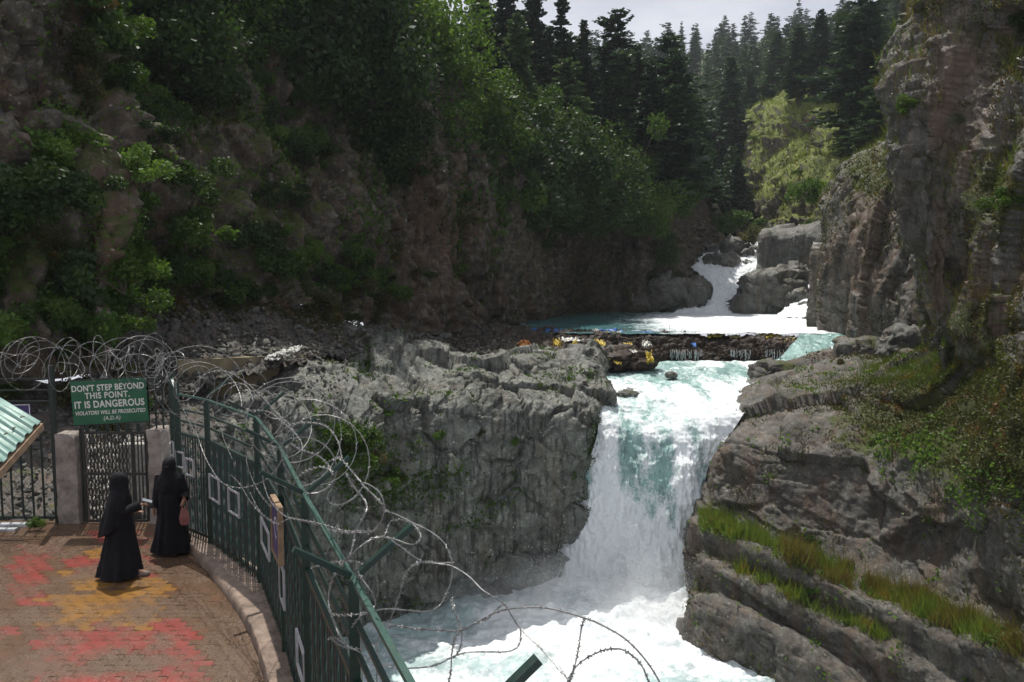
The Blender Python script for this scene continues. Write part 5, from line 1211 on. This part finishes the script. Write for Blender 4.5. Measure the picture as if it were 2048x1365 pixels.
pillar_box(115, 157, 868, "pale plastered pillar on the left of the lattice gate"); pillar_box(299, 326, 858, "plastered pillar between the lattice gate and the side fence")
# the small grid panel right of the sign
g_ = empty("grid_panel", (W(312, 800, GY).x, GY, W(312, 858, GY).z)); tag(g_, "small barred grille above the right gate pillar", "grille"); OG = Vector(g_.location)
def gpart(mb, nm): mb.v = [tuple(Vector(v) - OG) for v in mb.v]; return mb.build(nm, M_DKGREEN, g_)
for px in (297, 311, 325): gpart(MB().box((W(px, 800, GY).x, GY, (W(px, 752, GY).z + W(px, 858, GY).z) / 2), (.012, .012, (W(px, 752, GY).z - W(px, 858, GY).z) / 2)), "bar")
for py in (753, 777, 802, 826): gpart(MB().bar((W(298, py, GY).x, GY - .025, W(298, py, GY).z), (W(325, py, GY).x, GY - .025, W(325, py, GY).z), .02), "rail")
# collapsible lattice gate
gt = empty("lattice_gate", (W(226, 1000, GY).x, GY, ZT)); tag(gt, "dark collapsible lattice gate between two pillars, closed", "gate"); OG2 = Vector(gt.location)
gx0, gx1 = W(160, 900, GY).x, W(297, 900, GY).x; gz0, gz1 = ZT + .03, W(226, 868, GY).z
def g2(mb, nm, mat=M_GATE): mb.v = [tuple(Vector(v) - OG2) for v in mb.v]; return mb.build(nm, mat, gt)
for x in (gx0 + .02, gx0 + .07, gx1 - .02, gx1 - .30): g2(MB().box((x, GY, (gz0 + gz1 + .12) / 2), (.016, .02, (gz1 + .12 - gz0) / 2)), "upright", M_GATE)
n_up = 13; xs = np.linspace(gx0 + .12, gx1 - .34, n_up)
for x in xs[1:-1]: g2(MB().box((x, GY, (gz0 + gz1) / 2), (.008, .010, (gz1 - gz0) / 2)), "upright")
for x in np.linspace(gx1 - .26, gx1 - .06, 4): g2(MB().box((x, GY, (gz0 + gz1) / 2), (.009, .012, (gz1 - gz0) / 2)), "upright")
for row in range(4):
    z0 = gz0 + .08 + row * (gz1 - gz0 - .1) / 4; z1 = z0 + (gz1 - gz0 - .1) / 4
    for i in range(n_up - 1):
        a, b = xs[i], xs[i + 1]; zm = (z0 + z1) / 2
        for (p, q_, yy) in (((a, z0), (b, zm), -.016), ((b, z0), (a, zm), -.022), ((a, zm + .01), (b, z1), -.016), ((b, zm + .01), (a, z1), -.022)):
            g2(MB().bar((p[0], GY + yy, p[1]), (q_[0], GY + yy, q_[1]), .016, .004, up=(0, 1, 0)), "lattice_strip")
for z in (gz0 + .02, (gz0 + gz1) / 2 + .08, gz1 + .03): g2(MB().bar((gx0 + .09, GY - .04, z), (gx1 - .04, GY - .04, z), .016, .05), "cross_rail")
for k in range(6):
    x = gx0 + .14 + k * .19; g2(MB().box((x, GY + .01, gz1 + .10), (.035, .006, .09)), "top_plate", M_GREEN)
# sign
M_SIGN = plain("sign_green_paint", (.006, .10, .045), .45, var=.2, sc=3, bump=.05)
c = W(219, 803, GY - .12); tilt = math.radians(3.3)
sg = empty("warning_sign", c); sg.rotation_euler = (0, -tilt, 0); tag(sg, "green warning sign with white capital letters above the gate", "sign")
sw, sh_ = 150 / F_PX * GY / 2, 88 / F_PX * GY / 2
MB().box((0, 0, 0), (sw, .012, sh_)).build("panel", M_SIGN, sg)
for (p0, p1) in (((-sw, sh_), (sw, sh_)), ((-sw, -sh_), (sw, -sh_))): MB().bar((p0[0], .0, p0[1] + (.011 if p0[1] > 0 else -.011)), (p1[0], .0, p1[1] + (.011 if p0[1] > 0 else -.011)), .03, .02).build("edge_strip", M_DKGREEN, sg)
def text(body, size, x, z, par, mat, bold=.012, shear=0, sp=1.0, y=-.0155, sx=1.0, name="lettering", rot=(math.pi / 2, 0, 0)):
    cu = bpy.data.curves.new(name, 'FONT'); cu.body = body; cu.size = size; cu.align_x = 'CENTER'; cu.align_y = 'CENTER'; cu.offset = bold; cu.shear = shear; cu.space_character = sp; cu.materials.append(mat); cu.extrude = .0005
    o = bpy.data.objects.new(name, cu); COL.objects.link(o); dg = bpy.context.evaluated_depsgraph_get(); me = bpy.data.meshes.new_from_object(o.evaluated_get(dg)); bpy.data.objects.remove(o); o = link(name, me, par); o.location = (x, y, z); o.rotation_euler = rot; o.scale = (sx, 1, 1); return o
text("DON'T STEP BEYOND", .155, .0, .255, sg, M_WHT, .0035, 0, 1.05, sx=.84); text("THIS POINT.", .155, -.02, .115, sg, M_WHT, .0035, 0, 1.1, sx=.88)
text("IT IS DANGEROUS", .175, .0, -.045, sg, M_WHT, .005, 0, 1.08, sx=.84); text("VIOLATORS WILL BE PROSECUTED", .098, .0, -.195, sg, M_WHT, .002, .25, 1.05, sx=.80); text("(A.D.A)", .10, .02, -.305, sg, M_WHT, .001, .2, 1.1, sx=.9)
# purple sign behind the shed roof
c = W(32, 822, GY - .1); ps = empty("purple_sign", c); ps.rotation_euler = (0, -.02, 0); tag(ps, "small purple sign with pale border on the left fence behind the roof", "sign")
MB().box((0, 0, 0), (.27, .01, .12)).build("panel", M_PURPLE, ps)
for z in (-.108, .108): MB().box((0, -.013, z), (.262, .002, .006)).build("border", M_WHT, ps)
for x in (-.255, .255): MB().box((x, -.013, 0), (.006, .002, .1018)).build("border", M_WHT, ps)
# corrugated shed roof corner
M_ROOF = steel("pale_green_roofing", (.20, .36, .31), .3)
Cn = W(81, 843, 6.6); U = (W(0, 795, 7.4) - Cn).normalized(); Vv = (W(0, 932, 5.9) - Cn).normalized(); Nn_ = U.cross(Vv).normalized(); Nn_ = Nn_ if Nn_.z > 0 else -Nn_
nu, nv = 2, 160; RV = []
for j in range(nv):
    t = j / (nv - 1) * 2.2; ph = (t / .155) % 1.0; hgt = .024 * (0 if ph < .45 else (1 if .55 < ph < .9 else ((ph - .45) / .1 if ph < .55 else (1 - ph) / .1)))
    for i in range(nu): RV.append(tuple(Cn + Vv * t + U * (i * 3.0) + Nn_ * hgt))
rf = empty("shed_roof", Cn); tag(rf, "corner of a pale green corrugated metal roof at the frame's left edge", "roof")
me = mesh_np("roof_sheet", np.array(RV) - np.array(Cn), grid_faces(nv, nu), [M_ROOF]); o = link("roof_sheet", me, rf); md = o.modifiers.new("th", 'SOLIDIFY'); md.thickness = .003
MB().bar(Vv * .02 - Nn_ * .05 + U * .04, Vv * 2.2 - Nn_ * .05 + U * .04, .05, .06).build("roof_beam", M_WOOD, rf)
MB().bar(U * 1.6 + Vv * 1.2 - Nn_ * .03, Vector((U * 1.6 + Vv * 1.2 - Nn_ * .03).xy.to_3d()) + Vector((0, 0, ZT - Cn.z)), .08, .08).build("roof_post", M_WOOD, rf)
for k, (px, py, lb) in enumerate(((45, 835, "small dark stone highest on the corrugated roof"), (29, 857, "small dark stone in the middle of the corrugated roof"), (12, 869, "small brown stone lowest on the corrugated roof"))):
    a_ = px - CX; 
    ray = W(px, py, 1.0); tt = (Cn + Nn_ * .02).dot(Nn_) / ray.dot(Nn_); p = ray * tt
    boulder("stone", px, py, p.y, 8, 6, lb, mat=M_ROCKR, cat="stone", seed=81 + k, sub=2)
# white concrete drain edge on the left of the terrace
dr = MB(); a, b = W(-10, 1058, 13.3), W(62, 1048, 13.45); dr.bar((a.x - 3, a.y, ZT + .02), (b.x, b.y, ZT + .02), .12, .06); dr.bar((a.x - 3, a.y - .28, ZT + .015), (b.x - .1, b.y - .26, ZT + .015), .10, .05)
tag(dr.build("drain_edge", plain("whitewash", (.5, .52, .54), .7, var=.5, sc=6)), "whitewashed drain kerb under the left fence", "kerb")
shrub(W(72, 1052, 13.2), .16, 'bright', "small weed by the whitewashed drain at the left fence")
# ---------------------------------------------------------------- razor wire
M_WIRE = plain("galvanised_wire", (.30, .30, .295), .42, metal=.6, var=.35, sc=9, bump=0)
def wire_mesh(pts, r=.0042, step=.05, barb=.034, rng=random, n=4):
    P = np.array([tuple(p) for p in pts]); seg = np.linalg.norm(np.diff(P, axis=0), axis=1); S = np.concatenate([[0], np.cumsum(seg)]); N = max(6, int(S[-1] / .03)); t = np.linspace(0, S[-1], N)
    Q = np.stack([np.interp(t, S, P[:, k]) for k in range(3)], 1); mb = MB(); mb.tube(Q, r, n)
    m = int(S[-1] / step)
    for k in range(m):
        s_ = (k + .5) * step; c_ = np.array([np.interp(s_, t, Q[:, j]) for j in range(3)]); c2 = np.array([np.interp(s_ + .01, t, Q[:, j]) for j in range(3)]); d = Vector(c2 - c_)
        if d.length < 1e-6: continue
        d.normalize(); x = d.orthogonal().normalized(); x = Matrix.Rotation(k * .9, 3, d) @ x; y = d.cross(x); c_ = Vector(c_)
        o = len(mb.v); mb.v += [tuple(c_ + x * barb * .5 + d * barb * .45), tuple(c_ + d * barb * .12 + y * .003), tuple(c_ + x * barb * .5 - d * barb * .45), tuple(c_ - x * barb * .5 - d * barb * .45), tuple(c_ - d * barb * .12 - y * .003), tuple(c_ - x * barb * .5 + d * barb * .45)]
        mb.f += [(o, o + 1, o + 4), (o + 1, o + 2, o + 4), (o + 3, o + 4, o + 1), (o + 4, o + 5, o + 1)]
    return mb
def coil(name, axis, r, loops, lb, seed, jit=.25, group=None, flat=1.0, wob=.3):
    rg = random.Random(seed); ax = smooth_line(axis, 200); N = loops * 22; pts = []; f = [rg.uniform(0, 6.28) for _ in range(6)]; jit *= 1.35
    for k in range(N):
        t = k / (N - 1); i = min(198, int(t * 199)); p = ax[i].lerp(ax[i + 1], t * 199 - i); d = (ax[i + 1] - ax[i]).normalized(); x = d.cross(Vector((0, 0, 1))).normalized(); z = x.cross(d)
        a = t * loops * 6.283; rr = r * (1 + jit * math.sin(t * loops * 1.7 + f[0]) + jit * .6 * math.sin(t * loops * 4.1 + f[1])); 
        pts.append(p + x * rr * math.cos(a) * flat + z * rr * math.sin(a) + d * wob * (math.sin(a * .5 + f[2]) + .6 * math.sin(t * loops * 2.3 + f[3])))
    o = wire_mesh(pts, .0036).build(name, M_WIRE); tag(o, lb, "razor wire", group); return o
zc = W(100, 725, GY).z
for k, (z, r, n_, lb) in enumerate([(zc - .05, .27, 19, "lowest razor wire coil lying on the left fence's top rail"), (zc + .05, .31, 15, "middle razor wire coil over the left fence"), (zc + .16, .24, 13, "loose high razor wire coil arching over the left fence")]):
    coil("razor_wire_coil", [Vector((-11.6 + k * .4, GY - .05, z)), Vector((-10.2, GY + .1, z + .06)), Vector((-8.4, GY - .05, z)), Vector((-7.2 + k * .2, GY + .05, z + .1 - .1 * k)), Vector((-6.5, GY - .1, z - .05))], r, n_, lb, 31 + k, .42, flat=1.2)
coil("razor_wire_coil", [Vector((p.x + .15, p.y, ZPT + .22 - (.0 if i else -.1))) for i, p in enumerate(FP[1:7])], .40, 9, "wide razor wire coil running along the side fence's brackets", 41, .3, wob=.45)
coil("razor_wire_coil", [Vector((p.x + .35, p.y, ZPT + .12)) for i, p in enumerate(FP[2:7])], .33, 6, "smaller razor wire coil hanging outside the side fence", 43, .35, wob=.5)
def c3(L): return [(x / 2.926 + 500, y / 2.926 + 900) for x, y in L]
def c2_(L): return [(x / 3.102 + 300, y / 3.102 + 660) for x, y in L]
TR = [c3([(0,250),(60,360),(150,430),(250,400),(400,440),(480,470),(580,485),(640,483),(720,475),(775,400),(785,320),(760,250),(700,205),(650,192),(690,235),(740,280),(775,320)]),
 c3([(440,80),(490,55),(530,50),(600,130),(650,190)]), c3([(560,140),(620,230),(670,290),(685,340),(660,400),(620,470),(600,560),(580,620),(500,700)]),
 c3([(790,355),(860,380),(950,425),(1060,480),(1140,550),(1180,650),(1180,740),(1160,820),(1110,910),(1040,945),(930,940),(800,930),(700,950),(600,965),(500,965),(470,940),(460,870),(480,770),(530,690)]),
 c3([(860,410),(820,420),(800,470),(780,505),(720,520),(640,570),(560,650),(500,720),(465,800),(460,880),(480,980),(510,1060),(545,1130)]),
 c3([(700,520),(780,510),(850,525),(950,555),(1000,510),(960,440),(900,410),(840,410)]),
 c3([(830,530),(900,580),(1000,650),(1090,665),(1180,680),(1280,740),(1360,820),(1440,870),(1500,920),(1580,1045),(1700,1160),(1850,1330),(1950,1440)]),
 c3([(1195,660),(1100,660),(1010,655),(950,680),(905,740),(880,830),(850,920),(820,1000),(810,1030)]),
 c3([(745,1400),(742,1250),(745,1150),(760,1090),(800,1045),(860,1030),(960,1045),(1100,1055),(1235,1055),(1330,1010),(1430,955),(1530,930),(1660,922),(1760,930),(1880,960),(1960,985),(2048,1020),(2200,1110),(2330,1250),(2420,1400)]),
 c3([(1235,1055),(1200,1100),(1180,1200),(1175,1300),(1150,1400)]), c3([(1180,870),(1200,950),(1225,1020),(1240,1080),(1230,1160),(1190,1220)]),
 c3([(470,1100),(540,1150),(620,1165),(700,1155),(750,1130)]),
 c3([(460,1105),(500,1100),(560,1140),(650,1190),(720,1240),(850,1275),(1000,1275),(1100,1255),(1190,1210),(1280,1185),(1400,1183),(1500,1182),(1560,1160),(1585,1110),(1580,1045)]),
 c3([(1840,1400),(1880,1310),(1940,1240),(2048,1180),(2130,1165),(2200,1180),(2290,1260),(2350,1400)]), c3([(1960,985),(1940,1040),(1920,1180),(1890,1300),(1855,1400)]), c3([(1330,1010),(1400,980),(1470,910),(1500,920)]),
 c3([(620,690),(660,760),(710,830),(735,900),(700,945),(640,980),(590,1050),(555,1130)]), c3([(360,690),(430,670),(520,655),(620,655),(680,680)]),
 c2_([(1190,800),(1170,700),(1120,620),(1060,585),(950,575),(850,600),(770,680),(720,770),(700,900),(720,1000),(760,1080),(850,1160),(1000,1190),(1100,1215),(1230,1250),(1370,1245)]),
 c2_([(1220,890),(1250,960),(1310,1030),(1340,1090),(1320,1160),(1280,1240),(1260,1340)]), c2_([(1135,900),(1100,830),(1040,780),(930,740),(870,700)]), 
 c2_([(890,690),(890,640),(870,590),(800,530),(700,420),(600,330),(480,260),(380,260),(300,310),(240,400),(240,480)]), c2_([(640,720),(600,790),(610,860),(650,960),(700,1040),(750,1100)]),
 c2_([(510,800),(450,650),(470,580),(540,520),(640,500),(740,510),(820,570),(900,640),(945,720),(930,820),(900,900)]), c2_([(290,640),(280,560),(320,460),(400,380),(500,330),(600,350),(640,440)]),
 c2_([(280,600),(290,640),(330,760),(380,860),(450,950),(560,980),(680,950),(750,900),(810,820),(830,740)]), c2_([(160,330),(170,420),(220,520),(280,640)]), c2_([(50,230),(100,150),(190,140),(215,200),(160,290),(100,320)]),
 c2_([(500,900),(560,960),(620,1060),(700,1150),(780,1200)]), c2_([(1140,880),(1060,850),(960,880),(900,940),(880,1040),(900,1080)])]
rz_e = empty("razor_wire_tangle", W(760, 1150, 4.6)); tag(rz_e, "loose tangle of razor wire loops sagging off the side fence over the gorge", "razor wire")
for k, L in enumerate(TR):
    rg = random.Random(k); A = np.array(L); M = crw(len(A), len(A) * 8); A = M @ A
    ph, ph2 = rg.uniform(0, 6.28), rg.uniform(0, 6.28); d0 = np.interp(A[:, 0], [300, 400, 500, 600, 700, 900, 1100, 1400], [12.2, 11.0, 9.2, 6.5, 4.7, 4.2, 3.7, 3.3]); t = np.linspace(0, 1, len(A))
    dd = d0 + .22 * np.sin(t * 5 + ph) + .12 * np.sin(t * 11 + ph2)
    pts = [W(x, y, d) - rz_e.location for (x, y), d in zip(A, dd)]
    wire_mesh(pts, .0040, .036, .028).build("wire_strand", M_WIRE, rz_e)
# ---------------------------------------------------------------- the two women
M_ABAYA = plain("black_cloth", (.006, .006, .009), .75, var=.3, sc=12, bump=.3, spec=.25); M_SKIN = plain("skin", (.36, .20, .13), .55, var=.15, bump=.05); M_SHOE = plain("shoe", (.20, .17, .15), .5); M_PHONE = plain("phone_dark", (.02, .02, .025), .2); M_BAG = plain("pink_bag", (.30, .11, .10), .6, var=.4, sc=14)
def skin_body(name, joints, edges, root, par, mat=M_SKIN):
    names = list(joints); me = bpy.data.meshes.new(name); me.from_pydata([joints[n][:3] for n in names], [(names.index(a), names.index(b)) for a, b in edges], [])
    o = link(name, me, par); me.materials.append(mat); md = o.modifiers.new("skin", 'SKIN'); md.use_smooth_shade = True
    for i, n in enumerate(names): v = me.skin_vertices[0].data[i]; r = joints[n][3]; v.radius = (r, r) if not hasattr(r, '__len__') else r; v.use_root = (n == root)
    s = o.modifiers.new("sub", 'SUBSURF'); s.levels = 2; s.render_levels = 2; return o
def hand(J, E, wrist, base, dirv, up, pre, curl=.5):
    d = Vector(dirv).normalized(); u = Vector(up).normalized(); s = d.cross(u).normalized(); p = Vector(base)
    J[pre + 'palm'] = (*(p + d * .05), .024); E.append((wrist, pre + 'palm'))
    for k, (off, L) in enumerate(((-.028, .065), (-.010, .075), (.010, .07), (.027, .055))):
        q = p + d * .085 + s * off; J[pre + f'k{k}'] = (*q, .0095); J[pre + f'm{k}'] = (*(q + d * L * .5 - u * L * .25 * curl), .0085); J[pre + f't{k}'] = (*(q + d * L * (1 - .35 * curl) - u * L * .7 * curl), .007)
        E += [(pre + 'palm', pre + f'k{k}'), (pre + f'k{k}', pre + f'm{k}'), (pre + f'm{k}', pre + f't{k}')]
    q = p + d * .04 - s * .038; J[pre + 'th'] = (*q, .010); J[pre + 'tt'] = (*(q + d * .04 - s * .012 - u * .012), .008); E += [(pre + 'palm', pre + 'th'), (pre + 'th', pre + 'tt')]
def cloth_rings(rings, seed, folds=9, n=72, amp=.018, up0=.0):
    """rings (z, cx, cy, rx, ry, fold)"""
    R_ = np.array(rings, float); M = crw(len(R_), 90); A = M @ R_; V = []; rg = np.random.default_rng(seed); ph = rg.uniform(0, 6.28, 4)
    for z, cx_, cy_, rx, ry, fo_ in A:
        th = np.arange(n) / n * 2 * np.pi; f = 1 + fo_ * (.5 * np.sin(folds * th + ph[0] + z * 1.5) + .3 * np.sin((folds + 4) * th + ph[1] - z * 2) + .25 * np.sin(3 * th + ph[2]))
        V.append(np.stack([cx_ + rx * f * np.cos(th), cy_ + ry * f * np.sin(th), np.full(n, z)], 1))
    V = np.concatenate(V); V += amp * .5 * np.stack([fbm(V.astype(np.float32) * 7, 3, seed), fbm(V.astype(np.float32) * 7, 3, seed + 1), 0 * V[:, 0]], 1)
    m = 90; Fq = np.concatenate([np.stack([np.arange(n) + i * n, (np.arange(n) + 1) % n + i * n, (np.arange(n) + 1) % n + (i + 1) * n, np.arange(n) + (i + 1) * n], 1) for i in range(m - 1)])
    return V, Fq
def woman(loc, rz, label, pose, H=1.6):
    e = empty("person", loc, rz); tag(e, label, "person"); k = H / 1.6
    J = {'pelvis': (0, 0, .88, .11), 'waist': (0, .01, 1.0, .10), 'chest': (0, .0, 1.18, .125), 'neck': (0, -.01, 1.33, .05), 'head0': (0, -.005, 1.43, .075), 'head': (0, -.01, 1.50, .085), 'top': (0, .0, 1.56, .05), 'nose': (0, -.105, 1.475, .012),
         'hipl': (.09, 0, .84, .085), 'kneel': (.10, -.03, .46, .055), 'ankl': (.10, .02, .09, .038), 'toel': (.11, -.13, .035, .032), 'hipr': (-.09, 0, .84, .085), 'kneer': (-.10, -.03 + pose['step'] * .12, .46, .055), 'ankr': (-.10, .02 + pose['step'] * .3, .09, .038), 'toer': (-.11, -.13 + pose['step'] * .3, .035, .032),
         'shl': (.17, 0, 1.27, .055), 'shr': (-.17, 0, 1.27, .055)}
    E = [('pelvis', 'waist'), ('waist', 'chest'), ('chest', 'neck'), ('neck', 'head0'), ('head0', 'head'), ('head', 'top'), ('head', 'nose'), ('pelvis', 'hipl'), ('hipl', 'kneel'), ('kneel', 'ankl'), ('ankl', 'toel'), ('pelvis', 'hipr'), ('hipr', 'kneer'), ('kneer', 'ankr'), ('ankr', 'toer'), ('chest', 'shl'), ('chest', 'shr')]
    for sd in 'lr':
        el, wr, dv, up, cu = pose[sd]; J['el' + sd] = (*el, .04); J['wr' + sd] = (*wr, .028); E += [('sh' + sd, 'el' + sd), ('el' + sd, 'wr' + sd)]; hand(J, E, 'wr' + sd, wr, dv, up, sd, cu)
    b = skin_body("body", J, E, 'pelvis', e)
    V, Fq = cloth_rings([(.05, 0, .03, .33, .31, .12), (.25, 0, .02, .28, .27, .12), (.55, 0, .01, .225, .215, .085), (.85, 0, 0, .20, .18, .05), (1.05, 0, 0, .19, .155, .02), (1.22, 0, 0, .20, .14, .01), (1.33, 0, 0, .12, .10, 0), (1.38, 0, 0, .07, .07, 0)], pose['seed'])
    o = link("robe", mesh_np("robe", V, Fq, [M_ABAYA], True), e)
    # sleeves
    for sd in 'lr':
        el, wr, dv, up, cu = pose[sd]; s0 = Vector(J['sh' + sd][:3]); el = Vector(el); wr = Vector(wr) + Vector(dv).normalized() * .02
        pts = smooth_line([s0 + Vector((0, 0, .02)), s0.lerp(el, .5), el, el.lerp(wr, .5), wr], 18); MB().tube(pts, [.075, .08, .08, .078, .075, .073, .072, .072, .07, .068, .066, .066, .067, .069, .072, .075, .078, .08], 14, caps=False).build("sleeve", M_ABAYA, e, True)
    # head veil and shoulder cape
    cb = pose.get('cape', .92)
    V, Fq = cloth_rings([(cb, 0, .10, .25, .22, .09), (1.02, 0, .05, .255, .205, .07), (1.15, 0, .02, .25, .18, .03), (1.26, 0, .005, .215, .15, .015), (1.34, 0, 0, .145, .125, .01), (1.41, 0, 0, .108, .12, .0), (1.49, 0, 0, .103, .122, 0), (1.55, 0, .005, .092, .108, 0), (1.595, 0, .01, .058, .068, 0), (1.61, 0, .01, .01, .012, 0)], pose['seed'] + 5, folds=7)
    # slant the hem: longer behind
    low_ = np.clip((1.25 - V[:, 2]) / .35, 0, 1); V[:, 2] -= low_ * np.clip(V[:, 1] + .02, -.12, .4) * .55
    if pose.get('slit'):
        th = np.arctan2(V[:, 0], -V[:, 1]); cut = (np.abs(th) < .5) & (np.abs(V[:, 2] - 1.487) < .012); keep = ~cut[Fq].all(1); Fq = Fq[keep]
    o = link("veil", mesh_np("veil", V, Fq, [M_ABAYA], True), e); md = o.modifiers.new("th", 'SOLIDIFY'); md.thickness = .006
    for sd in 'lr':
        a = Vector(J['ank' + sd][:3]); t = Vector(J['toe' + sd][:3]); MB().tube([a + Vector((0, .05, -.055)), a + Vector((0, 0, -.05)), (a + t) / 2 + Vector((0, 0, -.03)), t + Vector((0, -.01, -.008)), t + Vector((0, -.04, -.01))], [.03, .042, .045, .043, .02], 12).build("shoe", M_SHOE, e, True)
    e.scale = (k, k, k); return e
p1 = WZ(236, 1160, ZT); p2 = WZ(338, 1110, ZT)
w1 = woman(Vector((p1.x, p1.y + .15, ZT)), math.radians(90 + 22), "woman in black abaya and long veil seen from behind, holding a phone", {'seed': 5, 'step': -.7, 'cape': .84,
    'l': ((.21, .02, 1.03), (.17, -.16, .93), (-.1, -.9, 0), (0, 0, 1), .5), 'r': ((-.21, -.04, 1.05), (-.13, -.26, 1.10), (.05, -.9, .15), (0, 0, 1), .7)}, 1.60)
hp = w1.matrix_basis @ Vector((-.12, -.38, 1.16))
ph = empty("phone", hp); ph.rotation_euler = (math.radians(25), math.radians(-20), w1.rotation_euler[2]); tag(ph, "dark phone held out by the woman seen from behind", "phone")
MB().box((0, 0, 0), (.036, .074, .004)).build("case", M_PHONE, ph); MB().box((0, 0, .0052), (.033, .069, .001)).build("screen", plain("phone_glass", (.25, .27, .3), .1, bump=0), ph)
w2 = woman(Vector((p2.x, p2.y + .12, ZT)), math.radians(-6), "woman in black abaya and face veil facing the camera by the fence", {'seed': 9, 'step': .2, 'cape': .98, 'slit': True,
    'l': ((.25, .03, 1.03), (.29, -.08, .96), (.1, -.5, -.6), (1, 0, 0), .8), 'r': ((-.23, .0, 1.01), (-.22, -.10, .80), (.0, -.25, -.9), (-1, 0, 0), .5)}, 1.58)
bp = w2.matrix_basis @ Vector((.31, -.12, .68))
bg_ = empty("handbag", bp); bg_.rotation_euler = (0, 0, w2.rotation_euler[2] + .3); tag(bg_, "pink patterned cloth bag hanging from the facing woman's arm", "bag")
V, Fq = cloth_rings([(-.16, 0, 0, .015, .015, .0), (-.15, 0, 0, .06, .028, .05), (-.07, 0, 0, .078, .04, .1), (.05, 0, 0, .06, .032, .12), (.13, 0, 0, .032, .016, .1)], 77, folds=5, n=40)
link("bag_body", mesh_np("bag_body", V, Fq, [M_BAG], True), bg_)
for sx in (-.03, .03): MB().tube(smooth_line([Vector((sx, -.01, .11)), Vector((sx * 1.3, 0, .2)), Vector((sx * .5, .0, .29)), Vector((sx * 1.3, .02, .2)), Vector((sx, .02, .11))], 16), .007, 6).build("handle", M_BAG, bg_, True)
# ================================================================ haze
hz = bpy.data.materials.new("haze"); hz.use_nodes = True; t = hz.node_tree; t.nodes.remove(t.nodes["Principled BSDF"])
pv = t.nodes.new("ShaderNodeVolumePrincipled"); pv.inputs["Color"].default_value = (0.86, 0.92, 1.0, 1); pv.inputs["Density"].default_value = 0.00017; pv.inputs["Anisotropy"].default_value = 0.3
t.links.new(pv.outputs[0], t.nodes["Material Output"].inputs["Volume"])
o = MB().box((0, 235, 110), (460, 262, 128.5)).build("haze", hz); tag(o, "thin blue mountain haze", kind='stuff')

# ================================================================ labels that single each repeat out
bpy.context.view_layer.update()
ORD = ['first', 'second', 'third', 'fourth', 'fifth', 'sixth', 'seventh', 'eighth', 'ninth', 'tenth', 'eleventh', 'twelfth', 'thirteenth', 'fourteenth', 'fifteenth', 'sixteenth', 'seventeenth', 'eighteenth', 'nineteenth', 'twentieth']
ORD += ['twenty-' + a for a in ORD[:9]] + ['thirtieth'] + ['thirty-' + a for a in ORD[:9]]
KID = {}
for c in bpy.data.objects:
    if c.parent: KID.setdefault(c.parent.name, []).append(c)
tops = [o for o in bpy.data.objects if o.parent is None and 'group' in o and 'label' in o]
for g in sorted({o['group'] for o in tops}):
    ob = [o for o in tops if o['group'] == g]
    if len({o['label'] for o in ob}) == len(ob): continue
    A = []
    for o in ob:
        up = 1.5 * o.scale[2] if o.type == 'EMPTY' and o['category'] == 'shrub' else (10 * o.scale[2] if o['category'] == 'tree' else 0)
        x_, y_ = proj(np.array([[o.location.x, o.location.y, o.location.z + up * .5]])); A.append((float(y_[0]), float(x_[0]), o))
    A.sort(key=lambda a: a[0]); nr = max(1, min(5, round((len(A) / 4) ** .5))); per = math.ceil(len(A) / nr)
    rn = {1: ['row'], 2: ['upper row', 'lower row'], 3: ['top row', 'middle row', 'bottom row'], 4: ['top row', 'second row', 'third row', 'bottom row'], 5: ['top row', 'second row', 'middle row', 'fourth row', 'bottom row']}[nr]
    for r_ in range(nr):
        row = sorted(A[r_ * per:(r_ + 1) * per], key=lambda a: a[1])
        for k, (y_, x_, o) in enumerate(row):
            cn = next((c.data.materials[0].name for c in [c for c in KID.get(o.name, ())] if c.type == 'MESH' and c.name.startswith(('foliage', 'crown'))), '') if o.type == 'EMPTY' else ''
            colr = {'leaves_dark': 'dark green', 'leaves_mid': 'mid green', 'leaves_bright': 'bright green', 'leaves_olive': 'olive', 'leaves_sage': 'sage green', 'needles': 'dark', 'needles_light': 'paler'}.get(cn, '')
            nm = {'shrub': 'shrub', 'tree': 'conifer'}.get(o['category'], o['category'])
            o['label'] = f"{colr} {nm}, {ORD[k] if k < len(ORD) else 'last'} from left, {rn[r_]}, {g}".strip()
